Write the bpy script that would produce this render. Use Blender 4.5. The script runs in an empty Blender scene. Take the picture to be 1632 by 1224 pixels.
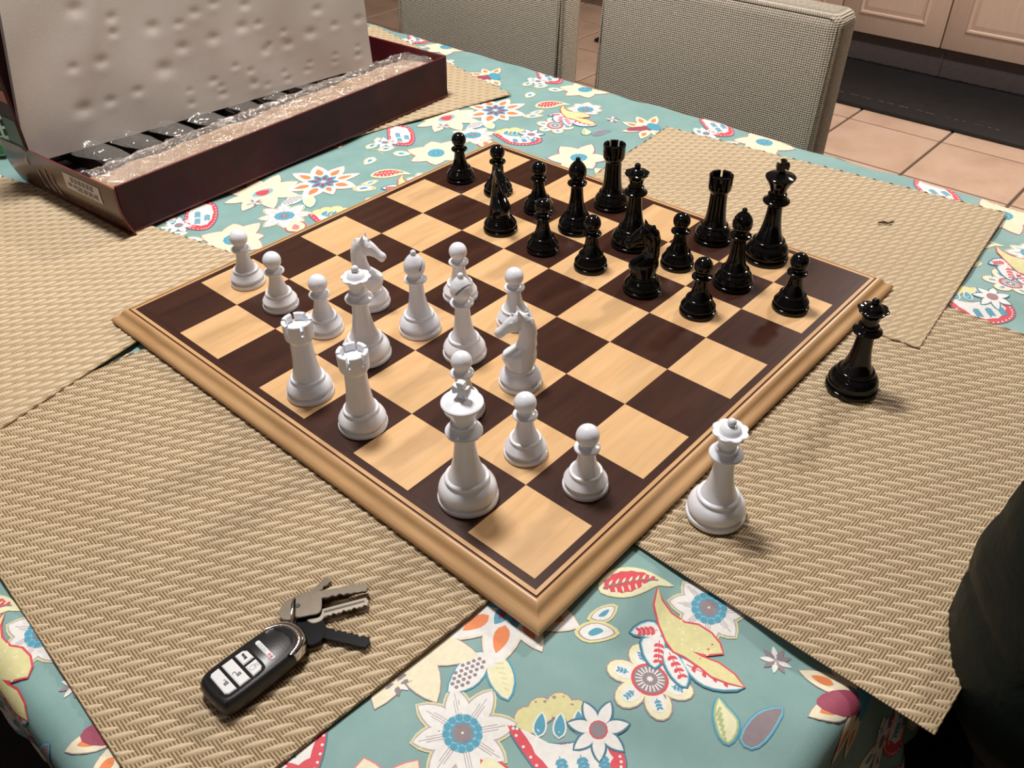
import bpy, bmesh, math, random
import numpy as np
from mathutils import Vector, Matrix
from mathutils.geometry import delaunay_2d_cdt
random.seed(7)
S = bpy.context.scene
COL = S.collection
PI = math.pi
R = math.radians

# ------------------------------------------------------------------ camera
cam_d = bpy.data.cameras.new('camera')
cam = bpy.data.objects.new('camera', cam_d); COL.objects.link(cam)
cam_d.sensor_fit = 'HORIZONTAL'; cam_d.sensor_width = 36.0
cam_d.lens = 36.0 * 1390.18 / 1632
cam_d.clip_start = 0.01
Rx = Vector((0.66759622, -0.74438033, -0.01460232))
Ry = Vector((0.47145695, 0.40748302, 0.78210353))
Rz = Vector((-0.57623229, -0.52901371, 0.62297740))
M = Matrix((Rx, Ry, Rz)).transposed().to_4x4()
M.translation = Vector((-0.260223, -0.223044, 0.441640))
cam.matrix_world = M
S.camera = cam
# ------------------------------------------------------------------ light
W = bpy.data.worlds.new('world'); S.world = W; W.use_nodes = True
W.node_tree.nodes['Background'].inputs[0].default_value = (0.75, 0.72, 0.72, 1)
W.node_tree.nodes['Background'].inputs[1].default_value = 0.03


def area(name, loc, size, power, color, target=None):
    l = bpy.data.lights.new(name, 'AREA'); l.shape = 'DISK'; l.size = size
    l.energy = power; l.color = color
    o = bpy.data.objects.new(name, l); COL.objects.link(o); o.location = loc
    if target:
        o.rotation_euler = (Vector(target) - Vector(loc)).to_track_quat('-Z', 'Y').to_euler()
    return o


area('ceiling_lamp_light', (0.27, 0.64, 1.62), 0.33, 35, (1.0, 0.955, 0.92))
area('kitchen_lamp_light', (2.35, 0.15, 1.60), 0.26, 48, (1.0, 0.92, 0.84), (2.2, 0.3, -0.6))
area('fill_light', (-1.2, 0.2, 1.62), 0.4, 3.0, (0.78, 0.85, 1.0), (0.1, 0.1, 0.0))  # unseen bluish fill, added to lift the camera-side faces of the pieces
S.view_settings.view_transform = 'Standard'
S.view_settings.look = 'None'
S.view_settings.exposure = 0.0
S.view_settings.gamma = 1.0
S.view_settings.use_curve_mapping = False
S.cycles.caustics_reflective = False
S.cycles.caustics_refractive = False
S.cycles.sample_clamp_indirect = 2.0


# ------------------------------------------------------------------ helpers
def tag(o, label=None, cat=None, group=None, kind=None):
    if label: o['label'] = label
    if cat: o['category'] = cat
    if group: o['group'] = group
    if kind: o['kind'] = kind
    return o


def empty(name, loc=(0, 0, 0), rz=0):
    o = bpy.data.objects.new(name, None); COL.objects.link(o)
    o.location = loc; o.rotation_euler = (0, 0, rz); o.empty_display_size = 0.01
    return o


def obj(name, me, parent=None, loc=None, rz=0):
    o = bpy.data.objects.new(name, me); COL.objects.link(o)
    if parent: o.parent = parent
    if loc: o.location = loc
    if rz: o.rotation_euler = (0, 0, rz)
    return o


def mesh(name, vs, fs, mat=None, smooth=False, angle=None):
    me = bpy.data.meshes.new(name)
    me.from_pydata([tuple(v) for v in vs], [], fs); me.update()
    if mat: me.materials.append(mat)
    if smooth:
        me.shade_smooth()
        if angle: me.set_sharp_from_angle(angle=R(angle))
    return me


def bm_mesh(name, bm, mat=None, smooth=False, angle=None):
    me = bpy.data.meshes.new(name); bm.to_mesh(me); bm.free()
    if mat: me.materials.append(mat)
    if smooth:
        me.shade_smooth()
        if angle: me.set_sharp_from_angle(angle=R(angle))
    return me


class MB:
    def __init__(s): s.v = []; s.f = []
    def add(s, vs, fs):
        n = len(s.v); s.v += [tuple(v) for v in vs]; s.f += [tuple(i + n for i in f) for f in fs]
    def box(s, a, b):
        x0, y0, z0 = a; x1, y1, z1 = b
        s.add([(x0, y0, z0), (x1, y0, z0), (x1, y1, z0), (x0, y1, z0), (x0, y0, z1), (x1, y0, z1), (x1, y1, z1), (x0, y1, z1)],
              [(0, 3, 2, 1), (4, 5, 6, 7), (0, 1, 5, 4), (1, 2, 6, 5), (2, 3, 7, 6), (3, 0, 4, 7)])
    def prism(s, pts, z0, z1):
        n = len(pts)
        s.add([(x, y, z0) for x, y in pts] + [(x, y, z1) for x, y in pts],
              [tuple(range(n))[::-1], tuple(range(n, 2 * n))] + [(i, (i + 1) % n, n + (i + 1) % n, n + i) for i in range(n)])
    def tube(s, pts, r, n=8, cap=True):
        rings = []
        pts = [Vector(p) for p in pts]
        rr = r if isinstance(r, (list, tuple)) else [r] * len(pts)
        for i, p in enumerate(pts):
            d = (pts[min(i + 1, len(pts) - 1)] - pts[max(i - 1, 0)]).normalized()
            a = d.orthogonal().normalized() if i == 0 else (rings[-1][1] - d * rings[-1][1].dot(d)).normalized()
            b = d.cross(a)
            rings.append(([p + (a * math.cos(2 * PI * k / n) + b * math.sin(2 * PI * k / n)) * rr[i] for k in range(n)], a))
        vs = [v for g in rings for v in g[0]]
        fs = [(i * n + k, i * n + (k + 1) % n, (i + 1) * n + (k + 1) % n, (i + 1) * n + k) for i in range(len(pts) - 1) for k in range(n)]
        if cap:
            fs += [tuple(range(n))[::-1], tuple(range((len(pts) - 1) * n, len(pts) * n))]
        s.add(vs, fs)
    def mesh(s, name, mat=None, smooth=False, angle=None):
        return mesh(name, s.v, s.f, mat, smooth, angle)


def round_box(a, b, r, seg=3):
    bm = bmesh.new()
    bmesh.ops.create_cube(bm, size=1)
    for v in bm.verts:
        v.co = Vector([(a[i] + b[i]) / 2 + v.co[i] * (b[i] - a[i]) for i in range(3)])
    bmesh.ops.bevel(bm, geom=bm.edges[:] + bm.verts[:], offset=r, segments=seg, profile=0.5, affect='EDGES')
    return bm


def lathe(name, prof, seg=44, mat=None, angle=42, mod=None):
    """prof: list of (r, z) in mm"""
    vs = []; fs = []
    rings = []
    for r, z in prof:
        if r < 1e-6:
            rings.append([len(vs)]); vs.append((0, 0, z / 1000))
        else:
            idx = []
            for k in range(seg):
                a = 2 * PI * k / seg
                rr, zz = (r, z) if mod is None else mod(r, z, a)
                idx.append(len(vs)); vs.append((rr * math.cos(a) / 1000, rr * math.sin(a) / 1000, zz / 1000))
            rings.append(idx)
    for A, B in zip(rings, rings[1:]):
        for k in range(seg):
            k2 = (k + 1) % seg
            if len(A) == 1 and len(B) > 1: fs.append((A[0], B[k2], B[k]))
            elif len(B) == 1 and len(A) > 1: fs.append((A[k], A[k2], B[0]))
            elif len(A) > 1: fs.append((A[k], A[k2], B[k2], B[k]))
    if len(rings[0]) > 1: fs.append(tuple(rings[0])[::-1])
    if len(rings[-1]) > 1: fs.append(tuple(rings[-1]))
    return mesh(name, vs, fs, mat, True, angle)


def arc(cr, cz, r, a0, a1, n=7):
    return [(max(0, cr + r * math.cos(R(a0 + (a1 - a0) * i / n))), cz + r * math.sin(R(a0 + (a1 - a0) * i / n))) for i in range(n + 1)]


def curve(pts, n=6):
    """Catmull-Rom through (r, z) points"""
    out = []
    P = [pts[0]] + pts + [pts[-1]]
    for i in range(1, len(P) - 2):
        for k in range(n):
            t = k / n
            out.append(tuple(0.5 * (2 * P[i][j] + (P[i + 1][j] - P[i - 1][j]) * t + (2 * P[i - 1][j] - 5 * P[i][j] + 4 * P[i + 1][j] - P[i + 2][j]) * t * t + (3 * P[i][j] - P[i - 1][j] - 3 * P[i + 1][j] + P[i + 2][j]) * t ** 3) for j in (0, 1)))
    out.append(pts[-1])
    return out


def apply_mods(o):
    dg = bpy.context.evaluated_depsgraph_get()
    me = bpy.data.meshes.new_from_object(o.evaluated_get(dg), depsgraph=dg)
    bpy.data.objects.remove(o)
    return me


# ------------------------------------------------------------------ materials
class N:
    """tiny node builder"""
    def __init__(s, name):
        s.m = bpy.data.materials.new(name); s.m.use_nodes = True
        s.t = s.m.node_tree; s.b = s.t.nodes['Principled BSDF']; s.out = s.t.nodes['Material Output']
    def n(s, typ, **kw):
        x = s.t.nodes.new(typ)
        for k, v in kw.items():
            if k.startswith('i_'):
                x.inputs[k[2:].replace('_', ' ')].default_value = v
            else: setattr(x, k, v)
        return x
    def l(s, a, b): s.t.links.new(a, b)
    def coord(s, kind='Object', scale=(1, 1, 1), rot=(0, 0, 0), rand=False):
        c = s.n('ShaderNodeTexCoord'); mp = s.n('ShaderNodeMapping')
        mp.inputs['Scale'].default_value = scale; mp.inputs['Rotation'].default_value = rot
        src = c.outputs[kind]
        if rand:
            oi = s.n('ShaderNodeObjectInfo'); ml = s.n('ShaderNodeMath', operation='MULTIPLY'); ml.inputs[1].default_value = 37.0
            s.l(oi.outputs['Random'], ml.inputs[0])
            ad = s.n('ShaderNodeVectorMath', operation='ADD'); s.l(src, ad.inputs[0]); s.l(ml.outputs[0], ad.inputs[1]); src = ad.outputs[0]
        s.l(src, mp.inputs[0]); return mp.outputs[0]
    def noise(s, vec, scale, detail=3, rough=.5, dist=0):
        x = s.n('ShaderNodeTexNoise'); x.inputs['Scale'].default_value = scale; x.inputs['Detail'].default_value = detail
        x.inputs['Roughness'].default_value = rough; x.inputs['Distortion'].default_value = dist
        s.l(vec, x.inputs['Vector']); return x.outputs['Fac']
    def wave(s, vec, scale, dist=0, dscale=1, direction='X', profile='SIN'):
        x = s.n('ShaderNodeTexWave', wave_type='BANDS', bands_direction=direction, wave_profile=profile)
        x.inputs['Scale'].default_value = scale; x.inputs['Distortion'].default_value = dist; x.inputs['Detail Scale'].default_value = dscale
        s.l(vec, x.inputs['Vector']); return x.outputs['Fac']
    def ramp(s, fac, stops):
        x = s.n('ShaderNodeValToRGB'); e = x.color_ramp.elements
        while len(e) < len(stops): e.new(0.5)
        for i, (p, c) in enumerate(stops):
            e[i].position = p; e[i].color = (*c, 1) if len(c) == 3 else c
        s.l(fac, x.inputs[0]); return x.outputs[0]
    def mix(s, fac, a, b, mode='MIX'):
        x = s.n('ShaderNodeMixRGB', blend_type=mode)
        for i, v in ((0, fac), (1, a), (2, b)):
            if hasattr(v, 'links') or hasattr(v, 'is_linked'): s.l(v, x.inputs[i])
            elif i == 0: x.inputs[0].default_value = v
            else: x.inputs[i].default_value = (*v, 1)
        return x.outputs[0]
    def bump(s, h, strength, dist, prev=None):
        x = s.n('ShaderNodeBump'); x.inputs['Strength'].default_value = strength; x.inputs['Distance'].default_value = dist
        s.l(h, x.inputs['Height'])
        if prev: s.l(prev, x.inputs['Normal'])
        return x.outputs[0]
    def set(s, color=None, rough=None, normal=None, metal=None, spec=None, coat=None, **kw):
        b = s.b.inputs
        for k, v in (('Base Color', color), ('Roughness', rough), ('Normal', normal), ('Metallic', metal), ('Specular IOR Level', spec), ('Coat Weight', coat)):
            if v is None: continue
            if hasattr(v, 'is_linked'): s.l(v, b[k])
            elif k == 'Base Color': b[k].default_value = (*v, 1)
            else: b[k].default_value = v
        for k, v in kw.items(): b[k.replace('_', ' ')].default_value = v
        return s.m


def plain(name, c, rough=.5, metal=0, spec=.5, var=.08, nscale=60, bump=0, coat=0):
    n = N(name); v = n.coord()
    f = n.noise(v, nscale, 4)
    col = n.ramp(f, [(0.25, tuple(x * (1 - var) for x in c)), (0.75, tuple(min(1, x * (1 + var)) for x in c))])
    nm = n.bump(f, .4, bump) if bump else None
    return n.set(col, rough, nm, metal, spec, coat)


def wood(name, c0, c1, c2, rough, scale=1.0, rand=True, coat=.0, rot=0, spec=.4):
    n = N(name)
    v = n.coord(scale=(4 * scale, 38 * scale, 38 * scale), rot=(0, 0, rot), rand=rand)
    f = n.noise(v, 2.2, 6, .6, .6)
    v2 = n.coord(scale=(1.2 * scale, 6 * scale, 6 * scale), rot=(0, 0, rot), rand=rand)
    g = n.noise(v2, 6, 3, .5, .9)
    a = n.ramp(f, [(.3, c0), (.55, c1), (.8, c2)])
    b = n.ramp(g, [(.3, (.86, .86, .86)), (.6, (1, 1, 1)), (.75, (.93, .92, .9))])
    col = n.mix(1, a, b, 'MULTIPLY')
    return n.set(col, rough, n.bump(f, .15, .0003), coat=coat, spec=spec)


M_maple = wood('maple_veneer', (.60, .365, .170), (.68, .43, .215), (.74, .485, .255), .30)
M_walnut = wood('walnut_veneer', (.032, .011, .007), (.045, .016, .0095), (.060, .022, .013), .34, spec=.28)
M_rail = wood('maple_rail', (.46, .26, .115), (.57, .345, .165), (.65, .41, .21), .36)
M_railend = plain('rail_groove', (.22, .095, .032), .6)
n = N('white_lacquer'); v = n.coord(); f = n.noise(v, 40, 2)
M_white = n.set(n.ramp(f, [(.3, (.76, .78, .83)), (.7, (.79, .81, .86))]), .22, spec=.45)
n = N('black_lacquer'); v = n.coord(); f = n.noise(v, 30, 2)
M_black = n.set(n.ramp(f, [(.3, (.0035, .0035, .004)), (.7, (.005, .005, .0055))]), .07, spec=.32)

M_cardred = plain('maroon_card', (.060, .012, .014), .38, var=.35, nscale=14)
n = N('maroon_print'); v = n.coord(); f = n.noise(v, 18, 4, .6, .8)
M_cardprint = n.set(n.ramp(f, [(.35, (.030, .008, .010)), (.5, (.038, .012, .013)), (.62, (.052, .010, .013)), (.72, (.042, .020, .020))]), .5, spec=.2)
n = N('brown_print'); v = n.coord(); f = n.noise(v, 14, 4, .6, .8)
M_cardside = n.set(n.ramp(f, [(.3, (.035, .016, .022)), (.5, (.075, .035, .022)), (.7, (.12, .055, .025))]), .22, spec=.5)
M_cardin = plain('maroon_inside', (.12, .014, .020), .33, var=.2, nscale=20)
M_carddark = plain('dark_insert', (.018, .013, .012), .6, var=.3, nscale=60)
M_foam = N('foam_sheet_mat'); v = M_foam.coord(); f = M_foam.noise(v, 900, 2)
M_foam = M_foam.set(M_foam.ramp(M_foam.noise(v, 6, 3), [(.3, (.58, .535, .50)), (.7, (.67, .63, .60))]), .7, M_foam.bump(f, .3, .0004), spec=.25)
M_kraft = plain('kraft_paper', (.46, .29, .16), .6, var=.18, nscale=30, bump=.001)
M_sticker = plain('white_sticker', (.62, .58, .58), .5, var=.04)
M_greyprint = plain('grey_print', (.16, .14, .15), .6)
M_ghost = plain('pale_print', (.20, .17, .19), .35, var=.5, nscale=80)
n = N('clear_plastic'); tr = n.n('ShaderNodeBsdfTransparent'); gl = n.n('ShaderNodeBsdfGlossy'); gl.inputs['Roughness'].default_value = .10
gl.inputs['Color'].default_value = (1, .97, .93, 1)
df = n.n('ShaderNodeBsdfDiffuse'); df.inputs['Color'].default_value = (.75, .70, .64, 1)
m1 = n.n('ShaderNodeMixShader'); m1.inputs[0].default_value = .10; m2 = n.n('ShaderNodeMixShader'); m2.inputs[0].default_value = .30
v = n.coord(); nb = n.bump(n.noise(v, 55, 4, .6, 1.2), 1.0, .012)
n.l(nb, gl.inputs['Normal'])
n.l(tr.outputs[0], m1.inputs[1]); n.l(df.outputs[0], m1.inputs[2]); n.l(m1.outputs[0], m2.inputs[1]); n.l(gl.outputs[0], m2.inputs[2]); n.l(m2.outputs[0], n.out.inputs[0])
M_clear = n.m
n = N('cloudy_plastic'); tr = n.n('ShaderNodeBsdfTransparent'); gl = n.n('ShaderNodeBsdfGlossy'); gl.inputs['Roughness'].default_value = .12
df = n.n('ShaderNodeBsdfDiffuse'); df.inputs['Color'].default_value = (.45, .42, .38, 1)
m1 = n.n('ShaderNodeMixShader'); m1.inputs[0].default_value = .20; m2 = n.n('ShaderNodeMixShader'); m2.inputs[0].default_value = .15
v = n.coord(); nb = n.bump(n.noise(v, 40, 3, .6, 1), 1.0, .008); n.l(nb, gl.inputs['Normal'])
n.l(tr.outputs[0], m1.inputs[1]); n.l(df.outputs[0], m1.inputs[2]); n.l(m1.outputs[0], m2.inputs[1]); n.l(gl.outputs[0], m2.inputs[2]); n.l(m2.outputs[0], n.out.inputs[0])
M_cloud = n.m

# cloth: fine plain weave relief on a mottled teal, printed colours from the mesh
def cloth_mat(name, attr):
    n = N(name); v = n.coord()
    if attr:
        a = n.n('ShaderNodeAttribute', attribute_name='Col'); base = a.outputs['Color']
        f = n.noise(v, 260, 2); base = n.mix(1, base, n.ramp(f, [(.3, (.90, .90, .90)), (.7, (1, 1, 1))]), 'MULTIPLY')
    else:
        f = n.noise(v, 22, 4, .6); base = n.ramp(f, [(.3, (.185, .325, .310)), (.7, (.235, .385, .368))])
    w = n.mix(.5, n.wave(v, 330, 0, 1, 'X'), n.wave(v, 330, 0, 1, 'Y'))
    return n.set(base, .62, n.bump(w, .30, .0003), spec=.35)
M_cloth = cloth_mat('tablecloth_teal', False); M_print = cloth_mat('tablecloth_print', True)

n = N('mat_ground'); v = n.coord()
tk = n.wave(v, 168, .5, 60, 'X'); fn = n.noise(v, 400, 3)
col = n.ramp(tk, [(.28, (.165, .108, .054)), (.60, (.48, .365, .215))])
col = n.mix(1, col, n.ramp(n.noise(v, 12, 3), [(.3, (.88, .86, .84)), (.7, (1, 1, 1))]), 'MULTIPLY')
M_matground = n.set(col, .6, n.bump(tk, .5, .0007), spec=.3)
n = N('mat_ground_reverse'); v = n.coord(); tk = n.wave(v, 168, .5, 60, 'X')
M_matback = n.set(n.ramp(tk, [(.28, (.27, .19, .10)), (.60, (.46, .35, .21))]), .6, n.bump(tk, .4, .0005), spec=.3)
n = N('mat_strand'); v = n.coord(scale=(1, 1, 1), rot=(0, 0, R(27)))
v3 = n.coord(scale=(.12, 1, 1), rot=(0, 0, R(0)))
st = n.noise(v3, 2200, 2); col = n.ramp(st, [(.3, (.49, .38, .235)), (.7, (.62, .495, .33))])
col = n.mix(1, col, n.ramp(n.noise(n.coord(), 12, 3), [(.3, (.90, .88, .86)), (.7, (1, 1, 1))]), 'MULTIPLY')
M_strand = n.set(col, .48, n.bump(st, .4, .0003), spec=.45)

n = N('chair_fabric'); v = n.coord()
wv = n.mix(.5, n.wave(v, 95, 1.2, 3, 'Y'), n.wave(v, 110, .8, 3, 'Z')); wn = n.noise(v, 420, 2)
wv2 = n.mix(.35, wv, wn)
M_fabric = n.set(n.ramp(wv2, [(.30, (.21, .18, .14)), (.5, (.40, .35, .28)), (.72, (.62, .56, .46))]), .85, n.bump(wv2, .7, .0022), spec=.2)
M_darkleg = plain('dark_wood_leg', (.03, .017, .010), .4)
M_darkseat = plain('dark_seat_fabric', (.030, .022, .023), .7, spec=.2)
M_jacket = N('jacket_nylon'); v = M_jacket.coord(); jn = M_jacket.noise(v, 26, 4, .6, .8)
M_jacket = M_jacket.set(M_jacket.ramp(jn, [(.3, (.003, .0060, .0052)), (.7, (.006, .0105, .009))]), .55, M_jacket.bump(jn, .35, .006), spec=.16)
n = N('floor_tile_glaze'); v = n.coord(rand=True); f = n.noise(v, 7, 5, .6)
M_tile = n.set(n.ramp(f, [(.3, (.56, .38, .27)), (.5, (.66, .46, .34)), (.72, (.72, .53, .41))]), .36, n.bump(n.noise(v, 40, 3), .2, .002), spec=.4)
M_grout = plain('grout', (.13, .085, .058), .9)
n = N('cabinet_laminate'); v = n.coord(scale=(30, 30, 1.5)); f = n.noise(v, 10, 4)
M_cab = n.set(n.ramp(f, [(.3, (.58, .43, .34)), (.7, (.65, .49, .39))]), .45, spec=.35)
M_kick = plain('toe_kick', (.22, .18, .18), .6)
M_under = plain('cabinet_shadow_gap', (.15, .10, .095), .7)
M_rubber = plain('black_rubber', (.010, .010, .011), .55, var=.3, nscale=30)
M_scuff = plain('grey_scuff', (.07, .07, .07), .7, var=.6, nscale=120)
M_wall = plain('wall_paint', (.50, .43, .36), .8, var=.02)
M_ceil = plain('ceiling_paint', (.62, .58, .53), .85, var=.02)
M_tabletop = wood('table_wood', (.05, .025, .014), (.08, .04, .02), (.10, .05, .03), .4)
M_counter = plain('counter_stone', (.20, .17, .15), .3, var=.3, nscale=60)
M_fob = plain('black_plastic', (.012, .012, .013), .33, var=.1, nscale=900, bump=.0001)
M_fobgloss = plain('gloss_black', (.006, .006, .007), .15)
M_button = plain('silver_button', (.62, .63, .63), .35, var=.05, nscale=900)
M_chrome = plain('chrome', (.62, .62, .64), .12, metal=1)
M_steel = plain('nickel_key', (.11, .092, .072), .30, metal=1, var=.08, nscale=300)
M_brightsteel = plain('bright_key', (.30, .27, .22), .22, metal=1)
M_blackkey = plain('dark_key', (.004, .004, .0045), .22, spec=.12)
M_ink = plain('black_ink', (.01, .01, .01), .5)
M_greyink = plain('grey_ink', (.33, .33, .34), .5)
M_redink = plain('red_ink', (.55, .06, .06), .5)
M_green = plain('green_print', (.05, .26, .07), .4)
M_palegreen = plain('pale_green_print', (.40, .50, .36), .4)
M_orange = plain('orange_print', (.35, .07, .015), .4, var=.3)
M_crumb = plain('brown_crumb', (.045, .024, .012), .7)

# ------------------------------------------------------------------ setting
FZ = -0.75
RX0, RX1, RY0, RY1, CZ = -2.2, 3.86, -2.2, 4.6, 1.66
mb = MB(); mb.box((RX0, RY0, FZ - .06), (RX1, RY1, FZ - .004))
floor = tag(obj('floor', mb.mesh('floor', M_grout)), 'kitchen floor of large pinkish beige square tiles', None, None, 'structure')
P = .32; g = .0045
bm = bmesh.new(); bmesh.ops.create_cube(bm, size=1)
for v_ in bm.verts:
    v_.co = Vector((v_.co.x * (P - g * 2), v_.co.y * (P - g * 2), v_.co.z * .008))
top = [e for e in bm.edges if all(v_.co.z > 0 for v_ in e.verts)]
bmesh.ops.bevel(bm, geom=top, offset=.002, segments=1, affect='EDGES')
tile_me = bm_mesh('floor_tile', bm, M_tile)
for i in range(-8, 3):
    for j in range(-5, 9):
        cx, cy = 2.728 + (i - .5) * P, .575 + (j + .5) * P
        if cx < .3 and j < -2: continue
        obj('floor_tile', tile_me, floor, (cx, cy, FZ - .004))


def struct(name, a, b, m):
    mb = MB(); mb.box(a, b); return tag(obj(name, mb.mesh(name, m)), kind='structure')


struct('wall_back', (RX1, RY0, FZ), (RX1 + .05, RY1, CZ), M_wall)
struct('wall_front', (RX0 - .05, RY0, FZ), (RX0, RY1, CZ), M_wall)
struct('wall_left', (RX0, RY1, FZ), (RX1, RY1 + .05, CZ), M_wall)
struct('wall_right', (RX0, RY0 - .05, FZ), (RX1, RY0, CZ), M_wall)
struct('ceiling', (RX0, RY0, CZ), (RX1, RY1, CZ + .05), M_ceil)

# base cabinets along the back wall; door face at x = 3.223
labels = {0: 'pale laminate base cabinet with two framed doors at the top right corner',
          1: 'pale laminate base cabinet mostly hidden behind the nearer grey chair',
          2: 'pale laminate base cabinet behind the gap between the two grey chairs',
          -1: 'pale laminate base cabinet beyond the right edge of the picture'}
for k in (-1, 0, 1, 2):
    y0 = .012 + .795 * k
    y1 = y0 + .795
    c = tag(empty('base_cabinet', (3.24, (y0 + y1) / 2, FZ)), labels[k], 'cabinet', 'base cabinets along the kitchen wall')
    w = .3975
    mb = MB(); mb.box((0, -w + .001, .135), (.60, w - .001, .87)); obj('body', mb.mesh('body', M_cab), c)
    mb = MB(); mb.box((.062, -w + .001, 0), (.60, w - .001, .1345)); obj('toe_kick', mb.mesh('toe_kick', M_kick), c)
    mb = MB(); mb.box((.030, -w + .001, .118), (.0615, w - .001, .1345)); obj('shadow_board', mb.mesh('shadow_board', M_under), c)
    for s in (-1, 1):
        a, b = (s * .0025, s * (w - .0025)); a, b = min(a, b), max(a, b)
        bm = round_box((-.018, a, .135), (-.0005, b, .865), .003, 2)
        d = obj('door', bm_mesh('door', bm, M_cab, True, 40), c)
        # raised moulding and recessed panel
        mb = MB(); f = .068
        iy0, iy1, iz0, iz1 = a + f, b - f, .135 + f, .865 - f
        prof = [(0, -.0178), (.004, -.0225), (.010, -.0225), (.016, -.0165), (.030, -.0185)]
        rings = [[(x, iy0 + o, iz0 + o), (x, iy1 - o, iz0 + o), (x, iy1 - o, iz1 - o), (x, iy0 + o, iz1 - o)] for o, x in prof]
        vs = [p for r_ in rings for p in r_]
        fs = [(i * 4 + k2, i * 4 + (k2 + 1) % 4, i * 4 + 4 + (k2 + 1) % 4, i * 4 + 4 + k2) for i in range(len(prof) - 1) for k2 in range(4)] + [(len(vs) - 4, len(vs) - 3, len(vs) - 2, len(vs) - 1)]
        mb.add(vs, fs); obj('moulding', mb.mesh('moulding', M_cab), d)
mb = MB(); mb.box((3.19, -.80, .121), (3.855, 2.42, .16))
tag(obj('worktop', mb.mesh('worktop', M_counter)), 'dark speckled worktop lying on the pale base cabinets', 'worktop')

# black anti-fatigue mat on the floor
rug = tag(empty('floor_mat', (2.83, .5, FZ)), 'long black rubber kitchen mat on the floor before the cabinets', 'mat')
bm = round_box((0, -1.5, .0005), (.462, 1.6, .0155), .0065, 2); obj('pad', bm_mesh('pad', bm, M_rubber, True, 40), rug)
mb = MB()
random.seed(4)
for x0 in (.070, .452):
    y = -.05
    while y < .62:
        l = random.uniform(.006, .035)
        mb.box((x0 + random.uniform(-.004, .004), y, .0150), (x0 + .005, y + l, .0175)); y += l + random.uniform(.006, .03)
obj('worn_edge', mb.mesh('worn_edge', M_scuff), rug)

# ------------------------------------------------------------------ table + tablecloth
TX0, TX1, TY0, TY1 = -.235, .722, -.168, 1.38
t = tag(empty('dining_table', (.24, .6, FZ)), 'rectangular dining table under the floral tablecloth', 'table')
mb = MB(); mb.box((TX0 + .006 - .24, TY0 + .006 - .6, .700), (TX1 - .006 - .24, TY1 - .006 - .6, .738)); obj('tabletop', mb.mesh('tabletop', M_tabletop), t)
for sx in (TX0 + .07, TX1 - .07):
    for sy in (TY0 + .10, TY1 - .08):
        bm = round_box((sx - .03 - .24, sy - .03 - .6, 0), (sx + .03 - .24, sy + .03 - .6, .700), .005, 1); obj('leg', bm_mesh('leg', bm, M_darkleg), t)


def wrinkle(u, v):
    a = np.sin(2 * PI * (.45 * u + .9 * v) / .075 + 1.4 * np.sin(2 * PI * u / .21)) * .0007
    b = np.sin(2 * PI * (.9 * u - .35 * v) / .13 + 1.1 * np.sin(2 * PI * v / .17) + 1) * .0008
    k = np.clip((-.02 - v) / .08, 0, 1)        # deeper folds running out to the table end
    c = np.sin(2 * PI * (.8 * u + .6 * v) / .085 + .8 * np.sin(9 * u)) * .0030 * k
    return a + b + c - .0018 - .0030 * k


def surf(u, v):
    r = .035
    qx = np.clip(u, TX0 + r, TX1 - r); qy = np.clip(v, TY0 + r, TY1 - r)
    du, dv = u - qx, v - qy
    dist = np.hypot(du, dv); safe = np.where(dist > 1e-9, dist, 1)
    nx, ny = np.where(dist > 1e-9, du / safe, 0), np.where(dist > 1e-9, dv / safe, 0)
    d = dist - r
    B = .016; q = B * PI / 2
    dd = np.clip(d, 0, None)
    ang = np.clip(dd, 0, q) / B
    rest = np.clip(dd - q, 0, None)
    s = qx * np.abs(ny) + qy * np.abs(nx) + np.arctan2(np.abs(ny), np.abs(nx)) * .1
    fold = (.006 * np.sin(2 * PI * s / .12) + .003 * np.sin(2 * PI * s / .047 + 1) - .006) * np.clip(rest / .12, 0, 1)
    out = B * np.sin(ang) + rest * (.02 + .24 * np.clip(-ny, 0, 1) ** 4) + fold
    drop = B * (1 - np.cos(ang)) + rest * .985
    inside = d <= 0
    X = np.where(inside, u, qx + nx * (r + out)); Y = np.where(inside, v, qy + ny * (r + out))
    Z = wrinkle(u, v) * np.clip(1 - rest / .1, 0, 1) - drop
    return np.stack([X, Y, Z], -1)


def surfh(u, v, h):
    e = 2e-4
    p = surf(u, v); a = surf(u + e, v) - surf(u - e, v); b = surf(u, v + e) - surf(u, v - e)
    nn = np.cross(a, b); nn /= np.linalg.norm(nn, axis=-1, keepdims=True) + 1e-20
    return p + nn * h[:, None]


cloth = tag(empty('tablecloth', (0, 0, 0)), 'teal tablecloth printed with cream, red and blue flowers, draped over the table', 'tablecloth')
st = .005; HANG = .16
us = np.arange(TX0 - HANG, TX1 + HANG + st, st); vs_ = np.arange(TY0 - HANG, TY1 + HANG + st, st)
U, V = np.meshgrid(us, vs_); nu, nv = len(us), len(vs_)
pts = surf(U.ravel(), V.ravel())
idx = np.arange(nu * nv).reshape(nv, nu)
quads = np.stack([idx[:-1, :-1], idx[:-1, 1:], idx[1:, 1:], idx[1:, :-1]], -1).reshape(-1, 4)


def np_mesh(name, verts, faces, mat, smooth=True):
    me = bpy.data.meshes.new(name)
    k = faces.shape[1]
    me.vertices.add(len(verts)); me.vertices.foreach_set('co', verts.astype(np.float32).ravel())
    me.loops.add(faces.size); me.loops.foreach_set('vertex_index', faces.astype(np.int32).ravel())
    me.polygons.add(len(faces)); me.polygons.foreach_set('loop_start', np.arange(0, faces.size, k, dtype=np.int32))
    try: me.polygons.foreach_set('loop_total', np.full(len(faces), k, dtype=np.int32))
    except Exception: pass
    me.materials.append(mat); me.update(calc_edges=True); me.validate()
    if smooth: me.shade_smooth()
    return me


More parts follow.
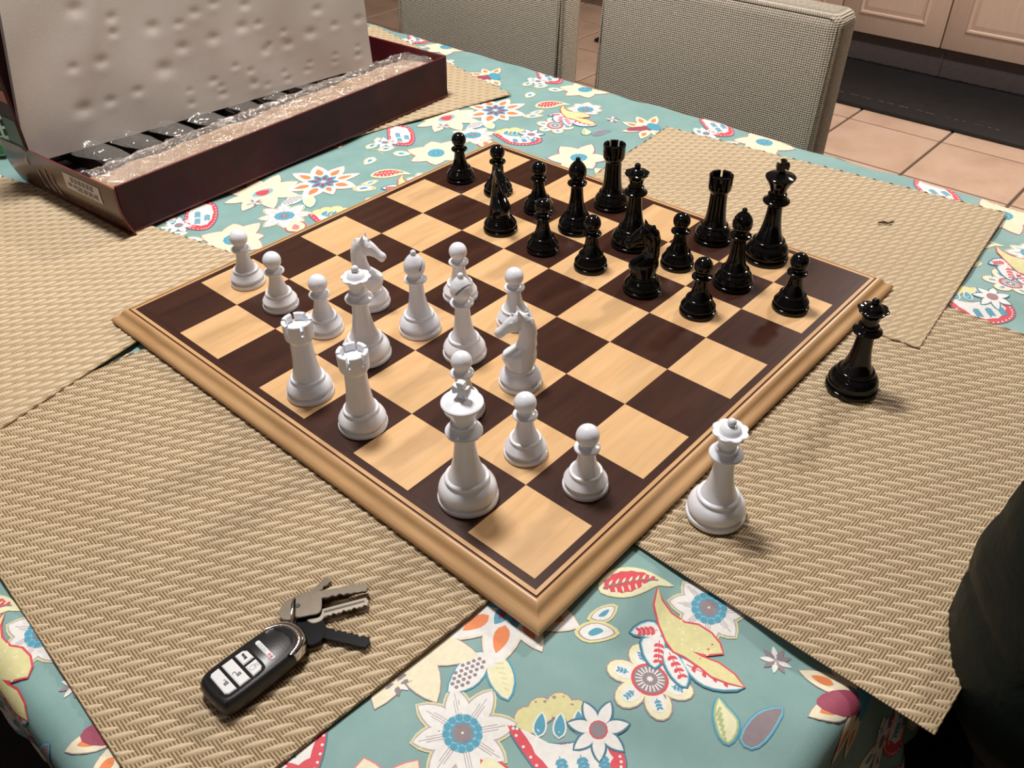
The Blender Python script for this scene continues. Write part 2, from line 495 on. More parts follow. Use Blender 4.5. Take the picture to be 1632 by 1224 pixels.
obj('cloth', np_mesh('cloth', pts, quads, M_cloth), cloth)

# ---- printed motifs: flat coloured shapes lying on the cloth, repeated on the fabric's own lattice (mm)
CREAM = (.80, .74, .54); WHITE = (.78, .77, .74); RED = (.66, .075, .10); PINK = (.72, .22, .24); BLUE = (.085, .33, .46); DBLUE = (.06, .19, .27)
LBLUE = (.22, .50, .62); YEL = (.70, .66, .33); PALEY = (.78, .76, .50); GREY = (.27, .22, .24); LGREY = (.45, .40, .42); ORA = (.80, .25, .09); BURG = (.34, .07, .12); GRN = (.42, .52, .24); LINE = (.36, .27, .28)
shapes = []       # (pts2d array, tris, level, color)


def poly(pts, col, lev, step=4.5):
    pts = [tuple(map(float, p)) for p in pts]
    xs = [p[0] for p in pts]; ys = [p[1] for p in pts]
    # resample long edges
    P2 = []
    for i, p in enumerate(pts):
        q = pts[(i + 1) % len(pts)]; L = math.dist(p, q); k = max(1, int(L // step) + 1)
        for j in range(k): P2.append((p[0] + (q[0] - p[0]) * j / k, p[1] + (q[1] - p[1]) * j / k))
    n0 = len(P2)
    inner = []
    if max(xs) - min(xs) > step and max(ys) - min(ys) > step:
        x = min(xs) + step / 2
        while x < max(xs):
            y = min(ys) + step / 2
            while y < max(ys):
                inner.append((x, y)); y += step
            x += step
    try:
        v, e, f, *_ = delaunay_2d_cdt([Vector(p) for p in P2 + inner], [], [list(range(n0))], 1, 1e-4)
    except Exception:
        return
    if not f: return
    shapes.append((np.array([(p.x, p.y) for p in v]), [tuple(t_) for t_ in f], lev, col))


def smooth(pts, k=3):
    n_ = len(pts); out = []
    for i in range(n_):
        p0, p1, p2, p3 = pts[i - 1], pts[i], pts[(i + 1) % n_], pts[(i + 2) % n_]
        for j in range(k):
            t_ = j / k
            out.append(tuple(.5 * (2 * p1[c] + (p2[c] - p0[c]) * t_ + (2 * p0[c] - 5 * p1[c] + 4 * p2[c] - p3[c]) * t_ ** 2 + (3 * p1[c] - p0[c] - 3 * p2[c] + p3[c]) * t_ ** 3) for c in (0, 1)))
    return out


def grow(pts, d):
    n_ = len(pts); A = sum(pts[i][0] * pts[(i + 1) % n_][1] - pts[(i + 1) % n_][0] * pts[i][1] for i in range(n_))
    s = 1 if A > 0 else -1; out = []
    for i in range(n_):
        a, b = pts[i - 1], pts[(i + 1) % n_]; tx, ty = b[0] - a[0], b[1] - a[1]; L = math.hypot(tx, ty) or 1
        out.append((pts[i][0] + s * ty / L * d, pts[i][1] - s * tx / L * d))
    return out


def petal(cx, cy, ang, r0, r1, w, pt=.75, n_=7):
    """leaf from radius r0 to r1 in direction ang; pt<1 keeps the tip blunt"""
    ca, sa = math.cos(R(ang)), math.sin(R(ang)); L = []; Rr = []
    for i in range(n_ + 1):
        t_ = i / n_; x = r0 + (r1 - r0) * t_; y = w * math.sin(PI * t_ ** pt) ** .8 if 0 < t_ < 1 else 0
        L.append((x, y)); Rr.append((x, -y))
    out = L + Rr[::-1][1:-1]
    return [(cx + x * ca - y * sa, cy + x * sa + y * ca) for x, y in out]


def disc(cx, cy, r, n_=10, ry=None, ang=0):
    ry = ry or r; ca, sa = math.cos(R(ang)), math.sin(R(ang))
    return [(cx + r * math.cos(2 * PI * i / n_) * ca - ry * math.sin(2 * PI * i / n_) * sa, cy + r * math.cos(2 * PI * i / n_) * sa + ry * math.sin(2 * PI * i / n_) * ca) for i in range(n_)]


def stroke(pts, w, col, lev):
    L = []; Rr = []
    for i, p in enumerate(pts):
        a, b = pts[max(0, i - 1)], pts[min(len(pts) - 1, i + 1)]; tx, ty = b[0] - a[0], b[1] - a[1]; l = math.hypot(tx, ty) or 1
        L.append((p[0] - ty / l * w, p[1] + tx / l * w)); Rr.append((p[0] + ty / l * w, p[1] - tx / l * w))
    poly(L + Rr[::-1], col, lev, 12)


def outlined(pts, fill, line, w=1.0, lev=1, halo=None):
    if halo: poly(grow(pts, w + .9), halo, lev - .5)
    poly(grow(pts, w), line, lev); poly(pts, fill, lev + 1)


def sprig(x, y, ang, L, col, lev=4, k=3, w=.9, ll=3.4):
    ca, sa = math.cos(R(ang)), math.sin(R(ang))
    stroke([(x, y), (x + L * ca, y + L * sa)], .3, col, lev)
    for i in range(k):
        px, py = x + L * ca * (i + .6) / k, y + L * sa * (i + .6) / k
        for s in (-48, 48): poly(petal(px, py, ang + s, .2, ll, w), col, lev, 12)


def berry_ring(cx, cy, r, n_, rb, lev=4):
    poly(disc(cx, cy, r + rb * .9, 20), LBLUE, lev)
    for i in range(n_):
        a = 360 * i / n_; poly(disc(cx + r * math.cos(R(a)), cy + r * math.sin(R(a)), rb, 8), BLUE, lev + 1, 20)
    for i in range(n_ - 2):
        a = 360 * i / (n_ - 2) + 10; poly(disc(cx + (r - 1.8 * rb) * math.cos(R(a)), cy + (r - 1.8 * rb) * math.sin(R(a)), rb * .85, 8), BLUE, lev + 1.4, 20)


def daisy(cx, cy, dirs, r1, w, fill, line, ctr=GREY, rc=5.5, halo=None):
    for a, rr, ww in dirs:
        outlined(petal(cx, cy, a, 4, rr * r1, ww * w * 1.22, .72), fill, line, .9, 1, halo)
        stroke([(cx + 8 * math.cos(R(a)), cy + 8 * math.sin(R(a))), (cx + rr * r1 * .75 * math.cos(R(a)), cy + rr * r1 * .75 * math.sin(R(a)))], .25, LGREY if fill == WHITE else YEL, 3)
    berry_ring(cx, cy, 8.4, 12, 2.2)
    poly([(cx + (rc + (.9 if i % 2 else -.6)) * math.cos(2 * PI * i / 14), cy + (rc + (.9 if i % 2 else -.6)) * math.sin(2 * PI * i / 14)) for i in range(14)], ctr, 6)
    poly(disc(cx, cy, .8, 6), PALEY, 7)


def star(cx, cy, r1=31, rot=0):
    for i, rr in enumerate((1, .92, 1.0, .9, 1, .95, .9, 1)):
        a = rot + 45 * i; p = petal(cx, cy, a, 4, rr * r1, 6.6, .85)
        poly(grow(p, 1.9), YEL, .5); poly(grow(p, .9), LGREY, 1); poly(p, WHITE, 2)
        for o in (-.14, 0, .14):
            stroke([(cx + 10 * math.cos(R(a) + o), cy + 10 * math.sin(R(a) + o)), (cx + r1 * (.8 - abs(o)) * math.cos(R(a) + o * .5), cy + r1 * (.8 - abs(o)) * math.sin(R(a) + o * .5))], .22, LGREY, 3)
    berry_ring(cx, cy, 9, 13, 2.1)
    poly([(cx + (6.3 if i % 2 else 4.9) * math.cos(2 * PI * i / 14), cy + (6.3 if i % 2 else 4.9) * math.sin(2 * PI * i / 14)) for i in range(14)], GREY, 6)
    poly(disc(cx, cy, .8, 6), PALEY, 7)


def paisley(pts, ribs, mirror=None):
    o = smooth(pts, 3)
    poly(grow(o, .8), DBLUE, 1); poly(o, RED, 2)
    c = (sum(p[0] for p in o) / len(o), sum(p[1] for p in o) / len(o))
    inn = [(c[0] + (x - c[0]) * .76 + ribs[0], c[1] + (y - c[1]) * .76 + ribs[1]) for x, y in o]
    sc = [((x - c[0]) * (1.04 if i % 3 == 0 else .97) + c[0], (y - c[1]) * (1.04 if i % 3 == 0 else .97) + c[1]) for i, (x, y) in enumerate(inn)]
    poly(sc, WHITE, 3)
    for i in range(0, len(o), 1):
        x, y = o[i]; x = c[0] + (x - c[0]) * .91 - ribs[0] * .1; y = c[1] + (y - c[1]) * .91 - ribs[1] * .1
        poly(disc(x, y, .9, 6), WHITE, 3.5, 20)


# wheel flower and bird-shaped petals
for a in (52, 112, 170, 232, 292, 352):
    cx, cy = .1 + 15.5 * math.cos(R(a)), -86.7 + 15.5 * math.sin(R(a))
    p = disc(cx, cy, 9.5, 14, 7.4, a); poly(grow(p, .9), LINE, .6); poly(p, PALEY, 1)
    poly(disc(cx - math.cos(R(a)), cy - math.sin(R(a)), 6.6, 12, 5.0, a), WHITE, 2)
    sprig(cx - 3 * math.cos(R(a)), cy - 3 * math.sin(R(a)), a, 6, BLUE, 3, 3, .7, 2.6)
poly(disc(.1, -86.7, 10.8, 24), RED, 3); poly(disc(.1, -86.7, 9.3, 24), GREY, 4)
for i in range(20):
    a = 18 * i; stroke([(.1 + 4.4 * math.cos(R(a)), -86.7 + 4.4 * math.sin(R(a))), (.1 + 8.4 * math.cos(R(a)), -86.7 + 8.4 * math.sin(R(a)))], .42, WHITE, 5)
poly([(.1 + (2.4 if i % 2 else 1.3) * math.cos(2 * PI * i / 16), -86.7 + (2.4 if i % 2 else 1.3) * math.sin(2 * PI * i / 16)) for i in range(16)], WHITE, 5)
YW = [(56.8, -53.1), (45.0, -58.7), (36.3, -68.1), (29.5, -78.0), (26.3, -85.5), (28.0, -92.4), (27.8, -103.0), (26.2, -111.7), (28.3, -120.5), (32.0, -129.4), (36.6, -120.6), (37.9, -109.6), (35.4, -99.5), (34.3, -93.6), (37.8, -100.6), (45.6, -107.8), (50.3, -102.8), (52.8, -95.3), (52.2, -86.3), (48.0, -79.4), (47.4, -70.1), (50.7, -60.8)]
F1 = [(19.4, -59.4), (29.0, -60.3), (35.5, -65.6), (32.3, -74.0), (26.1, -72.1), (21.9, -65.3)]
F2 = [(21.0, -67.3), (30.8, -74.4), (25.2, -80.2), (16.4, -84.1), (8.4, -84.3), (10.1, -77.0), (15.1, -70.8)]
F3 = [(24.8, -79.8), (26.3, -85.5), (24.9, -91.8), (19.0, -100.6), (10.2, -104.6), (9.2, -98.9), (12.2, -91.0), (17.9, -83.8)]
F4 = [(26.0, -91.1), (27.3, -103.3), (26.8, -115.1), (31.7, -129.4), (22.6, -121.5), (18.0, -111.7), (19.3, -101.9)]
for F_, s0, a0, L0 in ((F1, (32, -70), 140, 11), (F2, (27, -75), 212, 16), (F3, (24, -84), 238, 18), (F4, (24, -96), 280, 26)):
    F_ = smooth(F_, 2); poly(grow(F_, 1.5), DBLUE, 6.2); poly(grow(F_, .2), LBLUE, 6.6); poly(grow(F_, -.5), WHITE, 7)
    sprig(s0[0], s0[1], a0, L0, RED, 8, 4, 1.2, 4.2)
poly(grow(YW, 1.0), RED, 9.4); poly(grow(YW, -.3), YEL, 10.4)
random.seed(11)
for i in range(26):
    x, y = random.uniform(34, 50), random.uniform(-104, -66)
    if (x - 42) ** 2 / 64 + (y + 86) ** 2 / 500 < 1: poly(disc(x, y, .8, 6), PALEY, 11, 20)
# red leaf
RL = smooth([(34.4, -24.1), (43.7, -23.1), (53.1, -26.8), (59.8, -34.0), (63.5, -43.4), (64.8, -59.9), (59.0, -52.3), (50.6, -49.4), (40.6, -44.8), (33.7, -38.1), (29.8, -29.1)], 2)
outlined(RL, PALEY, YEL, .5, 1)
RI = [(35.3, -26.4), (45.5, -26.3), (53.6, -30.9), (60.2, -39.7), (62.0, -48.8), (55.5, -45.9), (45.8, -44.0), (38.5, -39.0), (33.3, -30.9)]
c_ = (48, -36)
poly([(c_[0] + (x - c_[0]) * (1.04 if i % 2 else .95), c_[1] + (y - c_[1]) * (1.04 if i % 2 else .95)) for i, (x, y) in enumerate(smooth(RI, 3))], RED, 3)
stroke([(33, -28), (42, -33), (52, -39), (62, -50)], .5, GREY, 5)
for i in range(7):
    x, y = 36 + 3.6 * i, -29.8 - 2.6 * i
    for s in (30, -110): poly(petal(x, y, s - 20, 1.2, 6.2, .7), PALEY, 5, 20)
# small blue-hearted leaves
for L_ in ([(9.4, -34.4), (18.9, -34.4), (25.9, -38.0), (28.8, -42.4), (20.6, -44.9), (13.9, -42.6)], [(-2.6, -34.3), (5.1, -34.8), (12.2, -39.6), (15.3, -47.4), (14.3, -54.6), (5.6, -51.8), (-2.8, -45.4), (-4.5, -39.4)]):
    L2 = smooth(L_, 2); cx, cy = sum(p[0] for p in L2) / len(L2), sum(p[1] for p in L2) / len(L2)
    poly(grow(L2, .6), YEL, 1); poly([(cx + (x - cx) * .86, cy + (y - cy) * .86) for x, y in L2], LINE, 1.5); poly([(cx + (x - cx) * .78, cy + (y - cy) * .78) for x, y in L2], WHITE, 2)
    poly([(cx + (x - cx) * .42, cy + (y - cy) * .30) for x, y in L2], BLUE, 3)
# blue-edged green and grey leaves
GL = smooth([(17.1, -121.7), (14.7, -128.7), (11.8, -137.6), (4.5, -141.3), (-2.9, -140.4), (-3.0, -134.5), (2.7, -127.4), (9.7, -123.1)], 2)
poly(grow(GL, .9), BLUE, 1); poly(grow(GL, -.3), GRN, 2); poly(grow(GL, -1.4), PALEY, 3)
for i in range(6): stroke([(12 - 2.6 * i, -126 - 2.2 * i), (6 - 1.8 * i, -127.0 - 2.2 * i)], .8, GRN, 4)
DL = smooth([(3.6, -143.6), (15.9, -142.3), (25.9, -145.0), (33.9, -152.3), (23.5, -154.4), (11.4, -154.2), (3.3, -150.7)], 2)
poly(grow(DL, 1.0), BLUE, 1); poly(grow(DL, .2), LBLUE, 2); poly(grow(DL, -.6), GREY, 3)
# spotted leaf and cream leaf
BK = smooth([(-81.8, -6.2), (-72.9, -0.8), (-62.9, 1.9), (-53.8, 0.6), (-49.4, -5.3), (-51.5, -9.3), (-61.5, -13.8), (-70.4, -14.0), (-78.1, -10.3)], 2)
poly(grow(BK, 1.3), BLUE, 1); poly(grow(BK, .3), WHITE, 2)
for i in range(9):
    for j in range(4):
        x, y = -77 + 3.2 * i, -11 + 3.3 * j + .25 * i + (1.5 if i % 2 else 0)
        if ((x + 65) / 13.5) ** 2 + ((y + 5.8) / 6.6) ** 2 < 1: poly(disc(x, y, 1.25, 7), GREY, 3, 20)
CR = smooth([(-49.8, -11.2), (-45.1, -14.7), (-47.3, -22.9), (-53.2, -30.2), (-62.9, -34.2), (-63.5, -25.3), (-60.3, -16.9), (-54.7, -10.9)], 2)
poly(grow(CR, 1.2), BLUE, 1); poly(CR, PALEY, 2)
for i in range(6): stroke([(-51 - 1.6 * i, -13 - 3 * i), (-47.5 - 2.2 * i, -17 - 2.8 * i)], .3, YEL, 3)
star(-94.5, -29.5, 30, 10); star(66, -85, 24, 30)
# orange-hearted flower with blue and burgundy middle
for i, (a, rr, ww) in enumerate(((18, 42, 9), (62, 40, 9.5), (108, 40, 9), (165, 44, 9), (207, 46, 10), (248, 37, 7), (288, 42, 10), (335, 42, 8))):
    p = petal(-12, 8, a, 6, rr * 1.06, ww * 1.12, .75); poly(grow(p, 1.0), LINE, .6); poly(grow(p, .5), CREAM, 1); poly(grow(p, -.6), WHITE, 2)
    poly(petal(-12, 8, a, 17, rr * .82, ww * .48), ORA, 3); poly(petal(-12, 8, a + 22, 2, 19, 4.6, .9), BLUE, 4); poly(petal(-12, 8, a + 22, 5, 15, 2.2), BURG, 5)
poly(disc(-12, 8, 4.2, 12), LGREY, 6); poly(disc(-12, 8, 2.4, 10), WHITE, 7)
# cream daisies with blue berry middles
daisy(-160, -30, ((10, 1.05, 1), (55, .95, 1.1), (118, 1, 1.1), (172, 1.0, 1), (225, 1.0, 1), (285, 1.02, 1.15), (325, .85, .8)), 37, 9.5, CREAM, PINK, BLUE, 4.6)
daisy(-58, -172, ((15, 1.05, .9), (75, 1.0, 1.1), (135, 1, 1.1), (190, 1.0, 1.0), (245, .95, 1), (300, 1.0, 1)), 38, 10, CREAM, RED, BLUE, 4.6, BLUE)
# heart flower
for a in (-10, 30, 75, 120, 165, 205, 250, 300): outlined(petal(-76, 36, a, 6, 45, 10.5, .75), CREAM, LINE, .7, 1)
poly(disc(-76, 36, 13, 16, 9), LBLUE, 4); poly(disc(-74, 37, 10, 16, 7), LGREY, 5); poly(petal(-84, 36, 0, 0, 17, 8, .6), RED, 6); sprig(-86, 33, 200, 9, WHITE, 6, 2, 1.2, 5)
# paisleys, yellow scallops and little daisies
P1 = [(-74, -43.8), (-70, -56), (-66.5, -67), (-56, -78), (-46, -87), (-42.5, -96), (-47, -104.5), (-56, -108), (-68, -104), (-78, -94), (-83, -80), (-80, -63)]
for cx, cy in ((-64, -50), (-55, -52), (-46, -58), (-43, -68)):
    o = disc(cx, cy, 7.4, 12); poly(grow(o, .8), LINE, .2); poly(o, YEL, .4)
for cx, cy, a in ((-67, -60, 30), (-60, -69, 35), (-51, -77, 45)):
    p = petal(cx, cy, a, 0, 13, 3.0); poly(grow(p, 1), WHITE, .7); poly(p, BLUE, .9)
paisley(P1, (1.0, 1.5))
for x, y, a in ((-68, -76, 235), (-60, -84, 235), (-52, -92, 232)): sprig(x, y, a, 10, BLUE, 5, 4, 1.1, 4.4)
for i in range(7): outlined(petal(-43, -83, 51 * i + 15, 3, 17, 3.4), WHITE, DBLUE, 1.2, 5)
poly(disc(-43, -83, 5.2, 12), RED, 7.2); poly(disc(-43, -83, 4.4, 12), GREY, 7.6)
P2 = [(160.5 - 294, 636.1 - 564), (166 - 294, 616.7 - 564), (157.7 - 294, 599.2 - 564), (145.1 - 294, 584.6 - 564), (132.5 - 294, 576.1 - 564), (124.2 - 294, 577.9 - 564), (116.3 - 294, 590.1 - 564), (118.1 - 294, 602 - 564), (130.1 - 294, 618.0 - 564), (143.8 - 294, 633.0 - 564)]
paisley(P2, (1.5, 3))
for x, y in ((-150, 52), (-158, 40), (-146, 40)): sprig(x, y, 235, 12, BLUE, 5, 4, 1.1, 4.6)
for i in range(7): outlined(petal(-181, 40, 51 * i + 5, 3, 18, 3.6), WHITE, DBLUE, .9, 1)
poly(disc(-181, 40, 4.6, 10), GREY, 4)
# half flower with a burgundy cup and a blue side, little grey splats, red-edged buds
sx, sy = 653.2 - 588, 377.8 - 558
for a in (20, 60, 100, 150, 200, 245): outlined(petal(sx + 6, sy - 4, a, 8, 38, 7), CREAM, LINE, .6, 1); poly(petal(sx + 6, sy - 4, a, 18, 31, 3.2), ORA, 3)
poly(disc(sx - 4, sy + 4, 17, 14, 8, 140), BURG, 4); poly(disc(sx + 12, sy - 8, 14, 14, 8, 60), BLUE, 5)
for cx, cy in ((61.9, -133.7), (-97.7, 20.9)):
    for i in range(9): poly(petal(cx, cy, 40 * i, 1, 9.5, 1.7), WHITE if i % 2 else GREY, 2, 20)
    poly(disc(cx, cy, 3, 8), LGREY, 1)
for cx, cy, a in ((-107, -68, 60), (150, -132, 30)):
    p = petal(cx, cy, a, 0, 24, 10, .7); outlined(p, PALEY, RED, 1.5, 1); poly(petal(cx, cy, a, 3, 15, 4), PINK, 3)
for cx, cy, a in ((78, 36, 10), (84, 22, -20), (100, 34, 60), (70, 12, 200), (92, 4, -50)):
    p = petal(cx, cy, a, 2, 22, 5.6); poly(grow(p, 1.6), YEL, .5); poly(p, WHITE, 1); poly(petal(cx, cy, a, 7, 16, 2.4), BLUE, 2)
stroke([(78, 36), (84, 22), (82, 8)], .5, YEL, .4)

def subdivide(q, t_):
    for _ in range(2 if np.ptp(q, axis=0).min() > .009 else 1):
        a, b, c = q[t_[:, 0]], q[t_[:, 1]], q[t_[:, 2]]
        ab, bc, ca = (a + b) / 2, (b + c) / 2, (c + a) / 2
        tri = np.concatenate([np.stack(x, 1) for x in ((a, ab, ca), (ab, b, bc), (ca, bc, c), (ab, bc, ca))])
        q = tri.reshape(-1, 2); t_ = np.arange(len(q)).reshape(-1, 3)
    return q, t_


nvz = 0; PV = []; PT = []; PC = []; PH = []
for i in range(-1, 5):
    for j in range(-1, 6):
        ox, oy = .288 * i + .006 * j, -.006 * i + .285 * j
        if i >= 3: ox, oy = ox, oy
        for si, (p2, tr_, lev, colr) in enumerate(shapes):
            q = p2 / 1000 + (ox, oy)
            if q[:, 0].max() < TX0 - .14 or q[:, 0].min() > TX1 + .03 or q[:, 1].max() < TY0 - .14 or q[:, 1].min() > TY1 - .05: continue
            if q[:, 0].min() < TX0 - .16 or q[:, 1].min() < TY0 - .16: continue
            tr_ = np.array(tr_)
            near = lambda lo, hi, e_, sgn: (lo < e_ + .004 and hi > e_ - .030) if sgn < 0 else (hi > e_ - .004 and lo < e_ + .030)
            if np.ptp(q, axis=0).max() > .004 and (near(q[:, 0].min(), q[:, 0].max(), TX0, -1) or near(q[:, 1].min(), q[:, 1].max(), TY0, -1)):   # finer where the cloth bends over the edge
                q, tr_ = subdivide(q, tr_)
            PV.append(q); PH.append(np.full(len(q), .00032 + lev * .00006 + si * 2e-8)); PT.append(np.array(tr_) + nvz); PC.append(np.tile(colr, (len(q), 1))); nvz += len(q)
PV = np.concatenate(PV); PT = np.concatenate(PT); PC = np.concatenate(PC); PH = np.concatenate(PH)
pm = np_mesh('floral_print', surfh(PV[:, 0], PV[:, 1], PH), PT, M_print)
ca = pm.color_attributes.new('Col', 'FLOAT_COLOR', 'POINT')
ca.data.foreach_set('color', np.concatenate([PC, np.ones((len(PC), 1))], 1).astype(np.float32).ravel())
tag(obj('floral_print', pm, cloth), 'printed flowers, leaves and paisleys', kind='stuff')


# ------------------------------------------------------------------ placemats
def placemat_meshes(w, h, tilt, tag_, ground=None, hw=.0021, hz=1.0):
    th = .0007
    mb = MB()
    nx, ny = 16, 20
    mb.box((0, 0, 0), (w, h, th))
    base = mb.mesh('ground_' + tag_, ground or M_matground)
    random.seed(3)
    mb = MB()
    L = .0098
    ca_, sa_ = math.cos(R(tilt)), math.sin(R(tilt))
    row = 0; y = -.010
    while y < h + .012:
        x = (.0064 if row % 2 else 0) - .012
        while x < w + .012:
            vs = []; ok = True
            jx, jy = random.uniform(-.0003, .0003), random.uniform(-.0002, .0002); hh = random.uniform(.9, 1.1)
            st_ = [-1, -.62, -.2, .2, .62, 1]
            for s in st_:
                k = (1 - s * s) ** .75
                for side in ((0,) if abs(s) == 1 else (-1, -.35, .45, 1)):
                    lx, ly = s * L, side * hw * k
                    px, py = x + jx + lx * ca_ - ly * sa_, y + jy + lx * sa_ + ly * ca_
                    z = th - .0001 + (0 if abs(side) == 1 else .00125 * hz * hh * k ** .7 * (1.0 if side < 0 else .8)) if abs(s) < 1 else th - .0001
                    vs.append((min(max(px, .0004), w - .0004), min(max(py, .0004), h - .0004), z))
            cx, cy = sum(v_[0] for v_ in vs) / len(vs), sum(v_[1] for v_ in vs) / len(vs)
            if -.001 < x < w + .001 or 0 < cx < w:
                fs = [(0, 2, 1), (0, 3, 2), (0, 4, 3)]
                for k in range(3):
                    a = 1 + 4 * k; b = a + 4
                    fs += [(a, a + 1, b + 1, b), (a + 1, a + 2, b + 2, b + 1), (a + 2, a + 3, b + 3, b + 2)]
                fs += [(13, 14, 17), (14, 15, 17), (15, 16, 17)]
                xs = [v_[0] for v_ in vs]; ys = [v_[1] for v_ in vs]
                if max(xs) - min(xs) > .002 and max(ys) - min(ys) > .001: mb.add(vs, fs)
            x += .0128
        y += .0095; row += 1
    return base, mb.mesh('strands_' + tag_, M_strand, True)


gA, sA = placemat_meshes(.33, .405, -27, 'a')
gB, sB = placemat_meshes(.33, .405, -27, 'b', M_matback, .0025)
gC, sC = placemat_meshes(.33, .413, 27, 'c')


def placemat(corner, rz, z, g_, s_, label, scale=1):
    e = tag(empty('woven_placemat', (corner[0], corner[1], z), R(rz)), label, 'placemat', 'woven placemats on the table')
    obj('mat_base', g_, e); tag(obj('woven_strands', s_, e), kind='stuff')
    e.scale = (scale, 1, 1)
    return e


placemat((-.232, .033), -4, .0002, gA, sA, 'straw-coloured woven placemat carrying the car key bunch, in front of the chessboard')
placemat((-.196, .402), 11.5, .0016, gB, sB, 'straw-coloured woven placemat at the left edge, under the open maroon box')
# the right front mat: turned a quarter, its tilt mirrored
placemat((.071 + .413, -.229), 88.9, .0002, gC, sC, 'straw-coloured woven placemat under the two queens standing off the board')
placemat((.4065, -.0775), 5, .0016, gB, sB, 'straw-coloured woven placemat beyond the right back edge of the chessboard, with a crumb', .90)
placemat((.307, .658), -13, .0002, gB, sB, 'straw-coloured woven placemat poking out behind the right end of the maroon box')

# ------------------------------------------------------------------ chessboard
Q = .057; T = .0165; BB = .0031
board = tag(empty('chessboard', (4 * Q, 4 * Q, 0)), 'wooden chessboard of dark and light squares with moulded maple rails, set cornerwise', 'chessboard')
half = 4 * Q
sq = MB(); sq.box((-Q / 2 + .00003, -Q / 2 + .00003, -.002), (Q / 2 - .00003, Q / 2 - .00003, 0))
sl = sq.mesh('square_light', M_maple); sd = sq.mesh('square_dark', M_walnut)
for i in range(8):
    for j in range(8):
        o = obj('square', sl if (i + j) % 2 == 0 else sd, board, ((i + .5) * Q - half, (j + .5) * Q - half, T))
mb = MB(); mb.box((-half - .006, -half - .006, T - .009), (half + .006, half + .006, T - .0021)); obj('core', mb.mesh('core', M_railend), board)
bw = .0060
for k in range(4):
    a = half + .00003; b = half + bw
    mb = MB(); mb.prism([(-a, -a), (a, -a), (b, -b), (-b, -b)][::-1], T - .002, T)
    o = obj('border_strip', mb.mesh('border_strip', M_walnut), board); o.rotation_euler = (0, 0, k * PI / 2)
prof = [(bw + .00004, T), (bw + .0030, T), (bw + .0031, T - .0013), (bw + .0045, T - .0013), (bw + .0046, T - .0004)]
prof += [(bw + .0046 + d_, T - .0004 - dz) for d_, dz in ((.0012, .0000), (.0028, .0006), (.0041, .0019), (.0050, .0036), (.0060, .0051), (.0074, .0061), (.0092, .0068), (.0108, .0075), (.0120, .0086), (.0125, .0094))]
prof += [(bw + .0172, T - .0105), (bw + .0168, BB), (bw + .002, BB), (bw + .00004, BB)]
for k in range(4):
    vs = []
    for d_, z in prof:
        vs += [(-half - d_, -half - d_, z), (half + d_, -half - d_, z)]
    m = len(prof)
    fs = [(2 * i, 2 * i + 1, 2 * ((i + 1) % m) + 1, 2 * ((i + 1) % m)) for i in range(m)]
    fs += [tuple(2 * i for i in range(m)), tuple(2 * i + 1 for i in range(m))[::-1]]
    me = mesh('rail', vs, fs, M_rail, True, 28); me.materials.append(M_railend)
    for k_ in (1, 2, 3): me.polygons[k_].material_index = 1
    bm = bmesh.new(); bm.from_mesh(me); bmesh.ops.recalc_face_normals(bm, faces=bm.faces); bm.to_mesh(me); bm.free()
    me.shade_smooth(); me.set_sharp_from_angle(angle=R(28))
    o = obj('frame_rail', me, board); o.rotation_euler = (0, 0, k * PI / 2)


# ------------------------------------------------------------------ chessmen
def base_prof(r, zr):
    """weighted foot: rim, groove, round bulge, step.  r outer radius, zr height of the step"""
    return ([(r - 1.2, 0)] + arc(r - .9, .9, .9, -80, 0, 3) + arc(r - 1.2, 2.7, 1.1, 0, 80, 4) + [(r - 2.3, 4.0), (r - 2.5, 4.5), (r - 2.2, 5.0)] +
            curve([(r - 1.6, 5.4), (r - .8, 7.2), (r - 1.5, zr * .62), (r - 3.2, zr * .80), (r * .72, zr * .93)], 4) + [(r * .69, zr)])


